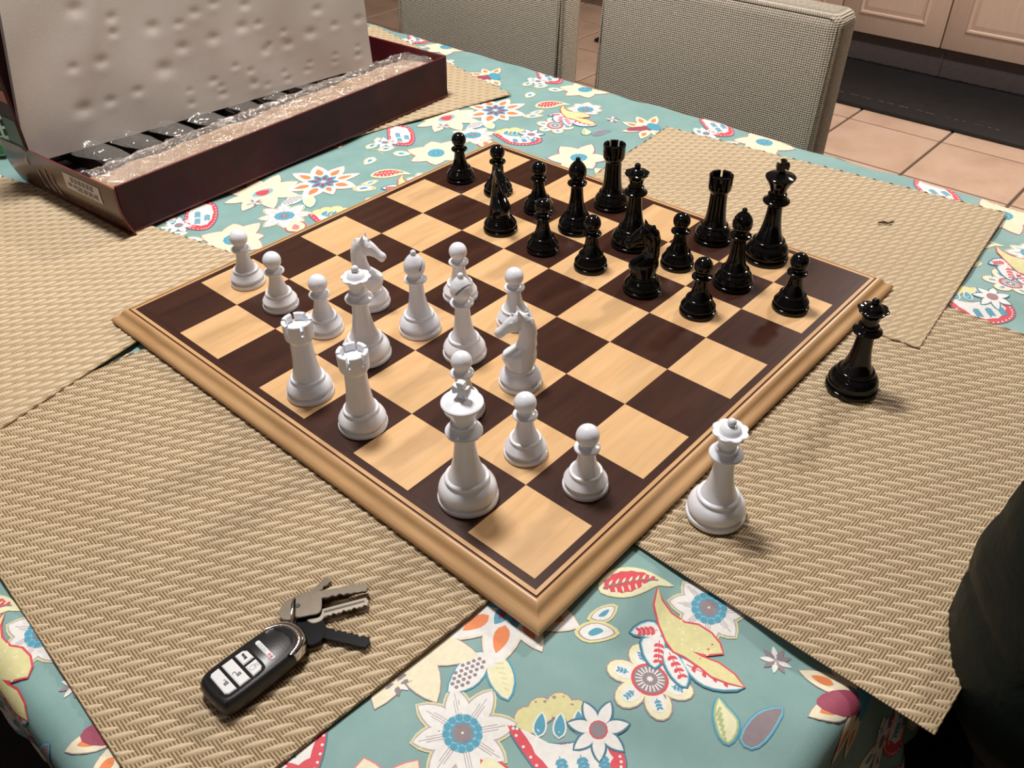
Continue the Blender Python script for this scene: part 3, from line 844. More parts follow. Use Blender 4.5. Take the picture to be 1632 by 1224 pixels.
def make_proto(kind):
    out = []
    if kind == 'pawn':
        out.append(('foot', lathe('pf', base_prof(15.9, 14.0))))
        out.append(('stem', lathe('ps', [(11.2, 13.4)] + arc(10.6, 14.6, .9, -60, 80, 4) + curve([(9.6, 15.8), (7.9, 19.5), (6.3, 25), (5.5, 31), (5.4, 34.0)], 5))))
        out.append(('collar', lathe('pc', [(5.2, 33.2), (7.6, 34.3)] + arc(7.6, 35.6, 1.25, -80, 80, 6) + [(6.2, 37.0), (5.0, 37.8), (4.9, 39.5)])))
        out.append(('head', lathe('ph', [(4.6, 38.2)] + arc(0, 46.0, 7.9, -54, 90, 16))))
    if kind == 'bishop':
        out.append(('foot', lathe('bf', base_prof(18.1, 15.5))))
        out.append(('stem', lathe('bs', [(12.6, 15.0)] + arc(11.9, 16.3, 1.0, -60, 80, 4) + curve([(10.8, 17.6), (8.6, 23), (6.9, 32), (6.0, 42), (5.9, 47.5)], 5))))
        out.append(('collar', lathe('bc', [(5.8, 46.6), (8.4, 48.2)] + arc(8.3, 49.8, 1.3, -80, 80, 6) + [(7.0, 51.4), (5.7, 52.2), (5.5, 54.2)])))
        me = lathe('bh', [(5.2, 53.0)] + curve([(5.6, 54.0), (7.9, 57.2), (8.8, 61), (8.0, 65.8), (5.4, 69.9), (2.9, 72.2), (2.4, 72.8)], 5))
        o = bpy.data.objects.new('tmp', me); COL.objects.link(o)
        cu = MB(); cu.box((.0, -.02, -.0007), (.03, .02, .0007)); co = bpy.data.objects.new('cut', cu.mesh('cut')); COL.objects.link(co)
        co.location = (.0028, 0, .0610); co.rotation_euler = (0, R(-58), 0)
        bpy.context.view_layer.update()
        md = o.modifiers.new('b', 'BOOLEAN'); md.operation = 'DIFFERENCE'; md.object = co; md.solver = 'EXACT'
        m2 = apply_mods(o); bpy.data.objects.remove(co); m2.shade_smooth(); m2.set_sharp_from_angle(angle=R(35))
        out.append(('mitre', m2))
        out.append(('finial', lathe('bt', [(2.0, 72.2)] + arc(0, 74.1, 2.35, -48, 90, 8))))
    if kind == 'rook':
        out.append(('foot', lathe('rf', base_prof(18.5, 15.5))))
        out.append(('tower', lathe('rs', [(12.8, 15.0)] + arc(12.3, 16.3, 1.0, -60, 80, 4) + curve([(11.4, 17.6), (10.0, 23), (8.9, 32), (8.3, 42), (8.2, 49.5)], 5) + [(8.3, 50), (9.2, 51.0), (10.6, 53.4), (11.0, 55), (11.1, 59.2), (0, 59.2)])))
        mb = MB()
        for k in range(6):
            a0, a1 = R(60 * k + 6.5), R(60 * k + 53.5); n_ = 6; vs = []
            for i in range(n_ + 1):
                a = a0 + (a1 - a0) * i / n_
                for r, z in ((11.1, 59.0), (11.35, 67.2), (11.0, 67.8), (8.6, 67.8), (8.2, 67.3), (7.6, 59.0)):
                    vs.append((r * math.cos(a) / 1000, r * math.sin(a) / 1000, z / 1000))
            fs = [(i * 6 + j, (i + 1) * 6 + j, (i + 1) * 6 + (j + 1) % 6, i * 6 + (j + 1) % 6) for i in range(n_) for j in range(6)]
            fs += [tuple(range(6)), tuple(range(n_ * 6, n_ * 6 + 6))[::-1]]
            mb.add(vs, fs)
        me = mb.mesh('merlons', None, True, 30); bm = bmesh.new(); bm.from_mesh(me); bmesh.ops.recalc_face_normals(bm, faces=bm.faces); bm.to_mesh(me); bm.free(); me.shade_smooth(); me.set_sharp_from_angle(angle=R(30))
        out.append(('battlement', me))
        out.append(('deck', lathe('rd', [(8.0, 59.0), (8.0, 62.2), (0, 62.6)])))
    if kind == 'queen':
        out.append(('foot', lathe('qf', base_prof(20.3, 17.0))))
        out.append(('stem', lathe('qs', [(14.0, 16.4)] + arc(13.4, 17.8, 1.1, -60, 80, 4) + curve([(12.2, 19.4), (9.6, 26), (7.6, 36), (6.6, 46), (6.4, 52.5)], 5))))
        out.append(('collar', lathe('qc', [(6.3, 51.8), (9.4, 53.6)] + arc(9.8, 55.2, 1.4, -80, 60, 6) + [(8.6, 57.2), (7.2, 59.2)] + arc(6.9, 60.4, .9, -70, 70, 4) + [(6.2, 61.6)])))
        out.append(('coronet', lathe('qk', curve([(6.0, 61.2), (6.3, 64.5), (7.8, 69.5), (10.6, 72.8)], 4) + [(11.6, 73.8), (11.7, 74.6), (11.0, 75.0), (9.4, 74.7), (8.0, 74.4)] + curve([(7.4, 74.4), (6.2, 76.8), (4.0, 78.6), (2.4, 79.2)], 3), seg=72,
                                     mod=lambda r, z, a: (r * (1 - .13 * (min(1, max(0, (z - 69) / 4.5)) if r > 7.6 else 0) * (1 - abs(math.cos(4 * a)) ** .8)), z))))
        out.append(('finial', lathe('qt', [(2.2, 78.6), (2.3, 79.6)] + arc(0, 81.2, 2.9, -30, 90, 7))))
    if kind == 'king':
        out.append(('foot', lathe('kf', base_prof(20.8, 18.5))))
        out.append(('stem', lathe('ks', [(14.4, 18.0)] + arc(13.9, 19.4, 1.2, -60, 80, 4) + curve([(12.8, 21.0), (10.2, 28), (8.1, 38), (6.9, 48), (6.6, 55.0)], 5))))
        out.append(('collar', lathe('kc', [(6.5, 54.2), (9.8, 57.2)] + arc(10.8, 59.4, 1.4, -80, 60, 6) + [(9.6, 61.6), (8.2, 64.4)] + arc(7.6, 66.0, 1.0, -70, 70, 4) + [(7.0, 67.4)])))
        out.append(('crown', lathe('kk', curve([(6.9, 67.0), (7.2, 69.4), (9.0, 74.5), (12.6, 80.6)], 4) + [(13.5, 82.2), (13.4, 83.0), (12.7, 83.6)] + curve([(12.2, 83.7), (8, 84.9), (4, 85.8)], 3) + [(3.6, 86.6), (0, 87.0)])))
        mb = MB()
        def plate(pts, t0):
            m = len(pts); vs = [(-t0, x / 1000, z / 1000) for x, z in pts] + [(t0, x / 1000, z / 1000) for x, z in pts]
            mb.add(vs, [tuple(range(m))[::-1], tuple(range(m, 2 * m))] + [(i, (i + 1) % m, m + (i + 1) % m, m + i) for i in range(m)])
        plate([(-3.4, 86.2), (3.4, 86.2), (1.7, 90.6), (5.2, 89.0), (5.8, 92.5), (5.2, 96.0), (1.7, 94.4), (2.8, 98.4), (0, 99.2), (-2.8, 98.4), (-1.7, 94.4), (-5.2, 96.0), (-5.8, 92.5), (-5.2, 89.0), (-1.7, 90.6)], .0022)
        me = mb.mesh('cross'); bm = bmesh.new(); bm.from_mesh(me); bmesh.ops.recalc_face_normals(bm, faces=bm.faces)
        bmesh.ops.bevel(bm, geom=[e for e in bm.edges if e.calc_face_angle(0) > .5], offset=.0004, segments=1, affect='EDGES'); bm.to_mesh(me); bm.free()
        out.append(('cross', me))
    if kind == 'knight':
        out.append(('foot', lathe('nf', base_prof(17.3, 14.5))))
        out.append(('ring', lathe('nr', [(11.8, 14.0)] + arc(11.0, 15.4, 1.0, -60, 80, 4) + [(10.2, 17.0), (0, 17.2)])))
        mb = MB()
        def loft(st_, n_=16):
            vs = []; fs = []
            for (c, u_, v_, hu, hv) in st_:
                for k in range(n_):
                    a = 2 * PI * k / n_
                    p = Vector(c) + Vector(u_) * hu * math.cos(a) + Vector(v_) * hv * math.sin(a)
                    vs.append(tuple(x / 1000 for x in p))
            for i in range(len(st_) - 1):
                for k in range(n_): fs.append((i * n_ + k, i * n_ + (k + 1) % n_, (i + 1) * n_ + (k + 1) % n_, (i + 1) * n_ + k))
            fs += [tuple(range(n_))[::-1], tuple(range((len(st_) - 1) * n_, len(st_) * n_))]
            mb.add(vs, fs)
        X_, Y_ = (1, 0, 0), (0, 1, 0)
        neck = [(15.5, 0, 10.2, 10.0), (18, .2, 10.6, 9.4), (22, .4, 12.4, 9.2), (26, .6, 13.4, 9.0), (29.5, .2, 12.8, 8.4), (32.5, -1.9, 10.4, 7.2), (35.5, -4.9, 8.0, 6.1), (41, -5.8, 7.0, 5.3), (46, -6.2, 6.8, 4.9), (51, -5.6, 7.0, 4.6), (56, -4.0, 7.2, 4.4), (60, -2.2, 6.6, 4.0), (63.0, -.8, 5.0, 3.3), (65.2, .4, 2.6, 2.0)]
        loft([((xc, 0, z), X_, Y_, rx * 1.03, ry * 1.12) for z, xc, rx, ry in neck])
        a0 = R(-34); du = (math.cos(a0), 0, math.sin(a0)); up = (-math.sin(a0), 0, math.cos(a0))
        hd = [(-2, 4.8, 3.6, 0), (1, 6.3, 4.6, 0), (4, 7.0, 5.0, -.3), (7, 6.8, 4.9, -.4), (10, 5.9, 4.3, 0), (13, 4.8, 3.6, .2), (16, 4.3, 3.2, .1), (19, 4.5, 3.4, 0), (21.2, 4.2, 3.1, -.2), (22.6, 2.8, 2.1, -.3)]
        o0 = Vector((-.5, 0, 59.5))
        loft([(tuple(o0 + Vector(du) * t_ + Vector(up) * off), up, Y_, hh, ww) for t_, hh, ww, off in hd])
        # cheek, brow, nostril
        for s in (-1, 1):
            for c, r_ in (((3.2, s * 2.6, 54.0), (4.0, 2.6, 4.0)), ((6.4, s * 3.3, 58.6), (2.0, 1.5, 1.4)), ((14.6, s * 2.0, 50.2), (1.7, 1.4, 1.4))):
                loft([((c[0], c[1], c[2] + r_[2] * math.sin(R(q_))), X_, Y_, r_[0] * math.cos(R(q_)) + .05, r_[1] * math.cos(R(q_)) + .05) for q_ in (-85, -50, -20, 20, 50, 85)], 10)
            # ears
            loft([((-.6 + k_ * .3, s * (2.5 + k_ * .16), 62 + k_ * 1.0), X_, Y_, w_, w_ * .7) for k_, w_ in ((0, 2.2), (2.5, 2.1), (5, 1.3), (7.6, .25))], 10)
        loft([((3.2 + k_ * .45, 0, 61.5 + k_ * .75), X_, Y_, w_, w_ * .8) for k_, w_ in ((0, 2.4), (2, 1.9), (4.5, 1.1), (6.2, .3))], 10)
        # mane: overlapping locks down the crest
        for k_ in range(9):
            z = 61 - k_ * 4.6
            zs = [q_[0] for q_ in neck][::1]; xb = np.interp(z, [q_[0] for q_ in neck], [q_[1] - q_[2] for q_ in neck])
            loft([((xb + 2.3 - f_ * .35, (1.1 if k_ % 2 else -1.1) * f_ * .5, z + 3.4 - f_ * 3.4), X_, Y_, w_, 1.6 * w_ / 2.2) for f_, w_ in ((0, 1.4), (.7, 2.3), (1.6, 2.2), (2.4, 1.0))], 10)
        me = mb.mesh('knight_raw'); bm = bmesh.new(); bm.from_mesh(me); bmesh.ops.recalc_face_normals(bm, faces=bm.faces); bm.to_mesh(me); bm.free()
        o = bpy.data.objects.new('tmp', me); COL.objects.link(o)
        md = o.modifiers.new('r', 'REMESH'); md.mode = 'VOXEL'; md.voxel_size = .00055
        ms = o.modifiers.new('s', 'SMOOTH'); ms.factor = .5; ms.iterations = 3
        m2 = apply_mods(o); m2.shade_smooth()
        out.append(('horse_head', m2))
    return out


PROTO = {}
for kind in ('pawn', 'bishop', 'rook', 'queen', 'king', 'knight'):
    pr = make_proto(kind)
    for cname, m in (('white', M_white), ('black', M_black)):
        parts = []
        for pn, me in pr:
            m2 = me.copy(); m2.materials.clear(); m2.materials.append(m); parts.append((pn, m2))
        PROTO[(cname, kind)] = parts


def man(cname, kind, x, y, label, rz=0, z=T):
    e = tag(empty(cname + '_' + kind, (x, y, z + .0001), R(rz)), label, 'chess piece', f'{cname} chess pieces')
    for pn, me in PROTO[(cname, kind)]: obj(pn, me, e)


WM = [('pawn', .0862, .4228, 'leftmost white pawn, on the light square nearest the left corner of the board', 0),
      ('pawn', .0823, .3676, 'second white pawn from the left, behind the left white rook', 0),
      ('pawn', .0846, .3082, 'white pawn between the left white rook and the white queen on the board', 0),
      ('knight', .1372, .3097, 'white knight with its head turned right, behind the white queen on the board', -62),
      ('queen', .0842, .2537, 'white queen on the board, behind the right one of the two white rooks', 0),
      ('bishop', .1381, .2474, 'left one of the two white bishops, on a light square', -35),
      ('pawn', .1970, .2573, 'white pawn standing behind the right white bishop, farthest white pawn from the camera', 0),
      ('bishop', .1378, .1941, 'white bishop on a dark square in front of a pawn, slit facing the camera', -95),
      ('pawn', .1976, .1926, 'white pawn directly behind the white knight whose head points left', 0),
      ('knight', .1390, .1345, 'white knight in the middle of the board with its head turned to the left', 140),
      ('rook', .0231, .2493, 'left one of the two white rooks, on a light square', 12),
      ('rook', .0252, .1893, 'right one of the two white rooks, on a dark square before the white queen', 33),
      ('pawn', .0862, .1442, 'white pawn mostly hidden behind the white king', 0),
      ('king', .0231, .0790, 'white king with a cross on its crown', 18),
      ('pawn', .0810, .0784, 'white pawn on a light square just right of the white king', 0),
      ('pawn', .0827, .0259, 'nearest white pawn, on the dark square beside the near corner square', 0)]
for k, x, y, lb, rz in WM: man('white', k, x, y, lb, rz)
man('white', 'queen', .1320, -.0479, 'white queen standing off the board on the woven placemat', 8, .0021)
BM = [('pawn', .3678, .4248, 'black pawn on a dark square nearest the maroon box, leftmost of the black pieces', 0),
      ('pawn', .3707, .3710, 'black pawn near the far corner, partly hidden behind a black knight', 0),
      ('knight', .3112, .3133, 'left one of the two black knights, seen head on before a pawn', -118),
      ('pawn', .3679, .3113, 'black pawn partly behind another pawn, between left black knight and left black bishop', 0),
      ('pawn', .3080, .2549, 'black pawn on a dark square in front of the left black bishop', 0),
      ('bishop', .3611, .2566, 'left one of the two black bishops, on a light square', 60),
      ('rook', .4244, .2598, 'left one of the two black rooks, at the far edge of the board', 8),
      ('pawn', .3120, .1997, 'black pawn on a light square before the black queen on the board', 0),
      ('queen', .3725, .1961, 'black queen on the board, behind the black knight whose mane faces right', 5),
      ('knight', .3109, .1403, 'black knight with its head turned left, standing before the black queen', 140),
      ('pawn', .3681, .1409, 'black pawn on a light square between the right knight and the right black rook', 0),
      ('rook', .4320, .1416, 'black rook by the back right edge, right one of the two black rooks', 30),
      ('bishop', .3720, .0836, 'right one of the two black bishops, before the black king', 150),
      ('king', .4331, .0843, 'black king with a cross, tallest black piece by the back right edge', 42),
      ('pawn', .3130, .0834, 'black pawn on a light square in front of the right black bishop', 0),
      ('pawn', .3712, .0261, 'black pawn on the light square nearest the right corner of the board', 0)]
for k, x, y, lb, rz in BM: man('black', k, x, y, lb, rz)
man('black', 'queen', .3201, -.0572, 'black queen standing off the board on the woven placemat by the right rail', 12, .0021)

# ------------------------------------------------------------------ maroon box, foam, wrapping
BZ = .0030
bx = tag(empty('game_box', (.070, .618, BZ), R(3.0)), 'open maroon cardboard game box with its lid standing up behind the foam sheet', 'box')
LB, DB, HB = .495, .215, .053
mb = MB(); mb.box((0, 0, 0), (LB, DB, .002)); obj('bottom', mb.mesh('bottom', M_cardin), bx)
# front wall: slightly wavy lower edge
def wall(name, p0, p1, h, th, mo, mi, bulge=0, lean=0, n_=14):
    p0 = Vector(p0); p1 = Vector(p1); d = (p1 - p0); nn = Vector((d.y, -d.x)).normalized()
    vs = []; ni = 6
    for i in range(n_ + 1):
        for j in range(ni + 1):
            t_, s = i / n_, j / ni
            b = bulge * math.sin(PI * s) * 1.0 + lean * s
            q = p0 + d * t_ + nn * b
            vs.append((q.x, q.y, h * s)); q = q - nn * th; vs.append((q.x, q.y, h * s))
    w_ = (ni + 1) * 2
    fo = [(i * w_ + 2 * j, (i + 1) * w_ + 2 * j, (i + 1) * w_ + 2 * j + 2, i * w_ + 2 * j + 2) for i in range(n_) for j in range(ni)]
    fi = [(i * w_ + 2 * j + 1, i * w_ + 2 * j + 3, (i + 1) * w_ + 2 * j + 3, (i + 1) * w_ + 2 * j + 1) for i in range(n_) for j in range(ni)]
    ft = [(i * w_ + 2 * ni, (i + 1) * w_ + 2 * ni, (i + 1) * w_ + 2 * ni + 1, i * w_ + 2 * ni + 1) for i in range(n_)]
    fe = [(2 * j, 2 * j + 2, 2 * j + 3, 2 * j + 1) for j in range(ni)] + [(n_ * w_ + 2 * j, n_ * w_ + 2 * j + 1, n_ * w_ + 2 * j + 3, n_ * w_ + 2 * j + 2) for j in range(ni)]
    me = mesh(name, vs, fo + fi + ft + fe, mo, True, 40); me.materials.append(mi)
    for k_, p in enumerate(me.polygons):
        if len(fo) <= k_: p.material_index = 1
    return obj(name, me, bx)


wall('front_wall', (.002, 0), (LB, 0), HB, .003, M_cardprint, M_cardin, -.0015)
wall('right_wall', (LB, .002), (LB, DB), HB, .003, M_cardprint, M_cardin, .001, .003)
lw = wall('left_wall', (-.001, DB + .002), (.004, -.006), HB + .001, .0022, M_cardside, M_cardin, .004, .008)
wall('back_wall', (LB, DB), (0, DB), HB, .003, M_cardprint, M_cardin)


def on_left(y, z):     # a point on the printed left wall
    s = z / (HB + .001); t_ = (DB + .002 - y) / (DB + .008)
    return (-.001 + .005 * t_ - .004 * math.sin(PI * s) - .008 * s - .0004, y, z)


def left_patch(name, y0, y1, z0, z1, m, n_=4, off=0):
    vs = []
    for i in range(n_ + 1):
        for j in range(n_ + 1):
            p = on_left(y0 + (y1 - y0) * i / n_, z0 + (z1 - z0) * j / n_); vs.append((p[0] - off, p[1], p[2]))
    fs = [(i * (n_ + 1) + j, i * (n_ + 1) + j + 1, (i + 1) * (n_ + 1) + j + 1, (i + 1) * (n_ + 1) + j) for i in range(n_) for j in range(n_)]
    return mesh(name, vs, fs, m)


st_o = obj('sticker', left_patch('sticker', .022, .090, .030, .048, M_sticker), lw); tag(st_o, 'small white printed sticker')
mb = MB()
for k_, (a, b, z) in enumerate(((.034, .078, .0445), (.034, .078, .0425), (.034, .078, .0405), (.028, .086, .0365), (.028, .086, .0345), (.028, .070, .0325))):
    n0 = 6
    for i in range(n0):
        ya, yb = a + (b - a) * i / n0, a + (b - a) * (i + .72) / n0
        p = [on_left(ya, z), on_left(yb, z), on_left(yb, z + .0012), on_left(ya, z + .0012)]
        mb.add([(q[0] - .0003, q[1], q[2]) for q in p], [(0, 1, 2, 3)])
obj('sticker_print', mb.mesh('sticker_print', M_greyprint), lw)
mb = MB()
for y0, s in ((.118, 1), (.131, 1.1), (.146, .95)):
    o_ = [(-4, 0), (4, 0), (3.4, 3), (1.8, 6), (1.4, 12), (2.6, 13), (1.6, 14), (2.4, 17), (0, 20), (-2.4, 17), (-1.6, 14), (-2.6, 13), (-1.4, 12), (-1.8, 6), (-3.4, 3)]
    p = [on_left(y0 + a * .001 * s, .012 + b * .0013 * s) for a, b in o_]; mb.add([(q[0] - .0002, q[1], q[2]) for q in p], [tuple(range(len(p)))])
tag(obj('printed_pawns', mb.mesh('printed_pawns', M_ghost), lw), 'pale printed chess pieces')
# standing lid behind the foam
lid_z = .048
mb = MB(); mb.box((-.006, .190, lid_z), (.470, .193, lid_z + .215)); lid = obj('lid_panel', mb.mesh('lid_panel', M_cardprint), bx)
for nm, x0, x1 in (('lid_flap', -.008, -.0055), ('lid_flap', .470, .4725)):
    mb = MB(); mb.box((x0, .158, lid_z + .004), (x1, .193, lid_z + .215)); obj(nm, mb.mesh(nm, M_cardprint), bx)
mb = MB(); mb.box((-.0085, .160, .105), (-.0079, .190, .118)); tag(obj('orange_print', mb.mesh('orange_print', M_orange), bx), 'orange patch of the printed picture')
mb = MB(); mb.box((-.0085, .160, .058), (-.0079, .190, .086)); tag(obj('green_print', mb.mesh('green_print', plain('dim_green', (.018, .05, .015), .4)), bx), 'dim green patch of the printed picture')
# insert: floor of dark cells with dividers, and a kraft ledge
mb = MB(); mb.box((.004, .004, .0021), (LB - .004, DB - .004, .016)); obj('insert_tray', mb.mesh('insert_tray', M_carddark), bx)
for k_ in range(10):
    mb = MB(); x = .045 + k_ * .045; mb.box((x, .110, .0161), (x + .0015, DB - .006, .034)); obj('divider', mb.mesh('divider', M_carddark), bx)


def sheet(name, nx, ny, fn, m, th=0, sm=True):
    vs = [fn(i / nx, j / ny) for i in range(nx + 1) for j in range(ny + 1)]
    fs = [(i * (ny + 1) + j, (i + 1) * (ny + 1) + j, (i + 1) * (ny + 1) + j + 1, i * (ny + 1) + j + 1) for i in range(nx) for j in range(ny)]
    return mesh(name, vs, fs, m, sm)


from mathutils import noise as mn
def nz(x, y, s, k=0): return mn.noise(Vector((x * s, y * s, k)))


kr = empty('kraft_paper', bx.location, R(3.0)); tag(kr, 'strip of creased brown kraft paper lying along the front of the open box', 'paper')
def fk(u_, v_):
    x, y = .006 + u_ * (LB - .014), .005 + v_ * .084
    return (x, y, .0405 + .004 * nz(x, y, 24) + .003 * abs(nz(x, y, 60, 3)) - .012 * v_ ** 6)
obj('crumpled_paper', sheet('crumpled_paper', 160, 34, fk, M_kraft), kr)
pw = empty('plastic_wrap', bx.location, R(3.0)); tag(pw, 'clear crumpled plastic film glittering over the brown paper in the box', 'plastic wrap')
def fp(u_, v_):
    x, y = .006 + u_ * (LB - .012), .004 + v_ * .082
    r_ = 1 - abs(2 * nz(x, y, 30, 9)); s_ = 1 - abs(2 * nz(x, y, 75, 5))
    return (x, y, .0465 + .0030 * r_ + .0016 * s_ + random.uniform(-.0011, .0011) - .008 * v_ ** 5)
obj('plastic_film', sheet('plastic_film', 165, 36, fp, M_clear, sm=False), pw)
random.seed(21)
BL = ['leftmost cloudy plastic bag flap, by the left wall of the box', 'second cloudy plastic bag flap from the left wall of the box', 'third cloudy plastic bag flap from the left wall of the box', 'fourth cloudy plastic bag flap from the left, under the foam edge', 'middle cloudy plastic bag flap under the foam edge', 'fourth cloudy plastic bag flap from the right end of the foam', 'third cloudy plastic bag flap from the right end of the foam', 'second cloudy plastic bag flap from the right end of the foam', 'rightmost cloudy plastic bag flap, under the right corner of the foam']
for k_ in range(9):
    e = empty('plastic_bag', bx.location, R(3.0)); tag(e, BL[k_], 'plastic bag', 'cloudy plastic bags in the box cells')
    x0 = .030 + k_ * .0465; ph = random.random() * 9
    def fb(u_, v_):
        w_ = .038 * (1 - .45 * v_ ** 2)
        x = x0 + .004 * math.sin(ph) + (u_ - .5) * w_ + .012 * v_ + .02
        y = .158 - v_ * .068
        z = .036 + .011 * math.sin(PI * u_) * (1 - v_) + .0025 * nz(x, y, 50, ph) - .002 * v_
        return (x, y, z)
    obj('bag_flap', sheet('bag_flap', 14, 14, fb, M_cloud), e)

# foam sheet leaning on the lid
FB = Vector((.0727, .778, .040)); fd = Vector((.9946, -.104, 0)); tl = R(3); fu = Vector((.104 * math.sin(tl), .9946 * math.sin(tl), math.cos(tl))); fn_ = fd.cross(fu)
if fn_.y > 0: fn_ = -fn_
D = [(64, 142, 9), (105, 127, 6), (103, 111, 5), (153, 108, 8), (186, 106, 5), (183, 80, 7), (223, 82, 7), (262, 87, 7), (288, 54, 6), (272, 110, 6), (319, 54, 6), (284, 86, 5), (316, 70, 4), (368, 86, 6), (233, 119, 5), (210, 35, 5), (242, 45, 4), (261, 35, 4), (218, 26, 4), (262, 19, 5), (280, 13, 3.5), (307, 22, 3.5), (310, 12, 4), (47, 86, 6), (81, 86, 7), (115, 46, 6), (81, 43, 6), (49, 42, 9), (178, 31, 3.5), (176, 16, 4), (218, 17, 5), (353, 61, 7), (390, 63, 5), (427, 63, 6), (384, 26, 3.5), (382, 18, 3.5), (420, 29, 3.5), (419, 18, 4.5), (345, 25, 3.5), (340, 17, 4), (293, 59, 4), (208, 114, 6), (154, 62, 10)]
foam = tag(empty('foam_sheet', tuple(FB)), 'large pale dented foam sheet leaning upright in the open box', 'foam sheet')
FL, FH, FT = 440, 200, .010
na, nb = 190, 86
Aa, Bb = np.meshgrid(np.linspace(-22, FL, na + 1), np.linspace(0, FH, nb + 1), indexing='ij')
dep = np.zeros_like(Aa)
for x, y, r_ in D:
    g1 = np.exp(-(((Aa - x) / (r_ * 1.05)) ** 2 + ((Bb - y) / (r_ * .72)) ** 2)); g2 = np.exp(-(((Aa - x) / (r_ * 1.4)) ** 2 + ((Bb - y + r_ * 1.3) / (r_ * .9)) ** 2))
    dep += -.00075 * g1 * (r_ / 5) ** .8 + .0002 * g2
dep += .0018 * np.sin(Aa / 75) * np.cos(Bb / 60) + .0006 * np.sin(Aa / 19 + np.sin(Bb / 40)) * np.sin(Bb / 27) + .0022 * np.exp(-((Aa - 30 - .4 * Bb) / 14) ** 2) * (Bb / 200)
skew = .19 * Bb * np.clip(1 - (Aa + 22) / 200, 0, 1)      # the left edge curls inwards towards the top
PX = ((Aa + skew) / 1000)[..., None] * np.array(fd) + (Bb / 1000)[..., None] * np.array(fu) + dep[..., None] * np.array(fn_)
front = PX.reshape(-1, 3); back = (PX - dep[..., None] * np.array(fn_) - np.array(fn_) * FT).reshape(-1, 3)
ii = np.arange((na + 1) * (nb + 1)).reshape(na + 1, nb + 1); NF = ii.size
qf = np.stack([ii[:-1, :-1], ii[1:, :-1], ii[1:, 1:], ii[:-1, 1:]], -1).reshape(-1, 4)
qb = qf[:, ::-1] + NF
rim = []
for e_ in (ii[0, :], ii[:, -1], ii[-1, ::-1], ii[::-1, 0]):
    rim.append(np.stack([e_[:-1], e_[1:], e_[1:] + NF, e_[:-1] + NF], -1))
fm = np_mesh('foam', np.concatenate([front, back]), np.concatenate([qf, qb] + rim), M_foam)
bm = bmesh.new(); bm.from_mesh(fm); bmesh.ops.recalc_face_normals(bm, faces=bm.faces); bm.to_mesh(fm); bm.free(); fm.shade_smooth(); fm.set_sharp_from_angle(angle=R(50))
obj('foam', fm, foam)

# green packet beyond the box at the left edge
gp = tag(empty('green_packet', (.088, .933, .0012), R(-48)), 'green and white printed packet at the left edge, behind the maroon box', 'packet')
bm = round_box((-.13, -.02, 0), (.0, .02, .072), .004, 2); obj('packet', bm_mesh('packet', bm, M_palegreen, True, 40), gp)
mb = MB(); mb.box((-.1305, -.0206, .004), (.0005, .0206, .016)); obj('green_band', mb.mesh('green_band', M_green), gp)
mb = MB(); mb.box((-.1305, -.0206, .058), (.0005, .0206, .070)); obj('green_band', mb.mesh('green_band', M_green), gp)
mb = MB(); random.seed(5)
for i in range(22):
    x = -.10 + i * .0058
    for z in (.028, .040): mb.box((x, -.0212, z), (x + random.uniform(.001, .004), -.0199, z + .008))
obj('printed_text', mb.mesh('printed_text', M_ink), gp)

# crumb on the back right mat
cr = MB(); cr.tube([(0, 0, .0012), (.006, .001, .0016), (.010, -.001, .0012), (.016, .0015, .0018)], [.0008, .0012, .0009, .0010], 6)
o = tag(obj('crumb', cr.mesh('crumb', M_crumb, True), None, (.5915, .0405, .0032), R(-50)), 'small dark brown crumb on the placemat behind the black king', 'crumb')

# ------------------------------------------------------------------ car key fob and keys
MZ = .0022
fob = tag(empty('key_fob', (-.147, .083, MZ), R(-1.5)), 'black car key fob with silver buttons and a chrome end, on the front placemat', 'key fob')
ol = [(-29.5, 9), (-29.9, 0), (-28.5, -11), (-25, -14.2), (-10, -15), (12, -14.6), (20, -13.6), (27.5, -9.0), (30.3, -1.0), (28.2, 7.5), (22, 13), (10, 14.8), (-10, 15), (-23, 14.6), (-27.8, 12.4)]
ol = smooth([(x, y) for x, y in ol], 3)
def shell(out, levels):
    vs = []; m = len(out)
    for sc, z in levels: vs += [(x * (1 - sc / 30) / 1000, y * (1 - sc / 15) / 1000, z / 1000) for x, y in out]
    fs = [(i * m + k, i * m + (k + 1) % m, (i + 1) * m + (k + 1) % m, (i + 1) * m + k) for i in range(len(levels) - 1) for k in range(m)]
    fs += [tuple(range(m))[::-1], tuple(range((len(levels) - 1) * m, len(levels) * m))]
    return vs, fs
vs, fs = shell(ol, [(2.5, 0), (.8, 1.0), (0, 3.5), (0, 6.5), (.5, 9.5), (1.6, 11.6), (2.8, 12.4)])
body = obj('shell', mesh('shell', vs, fs, M_fob, True, 50), fob)
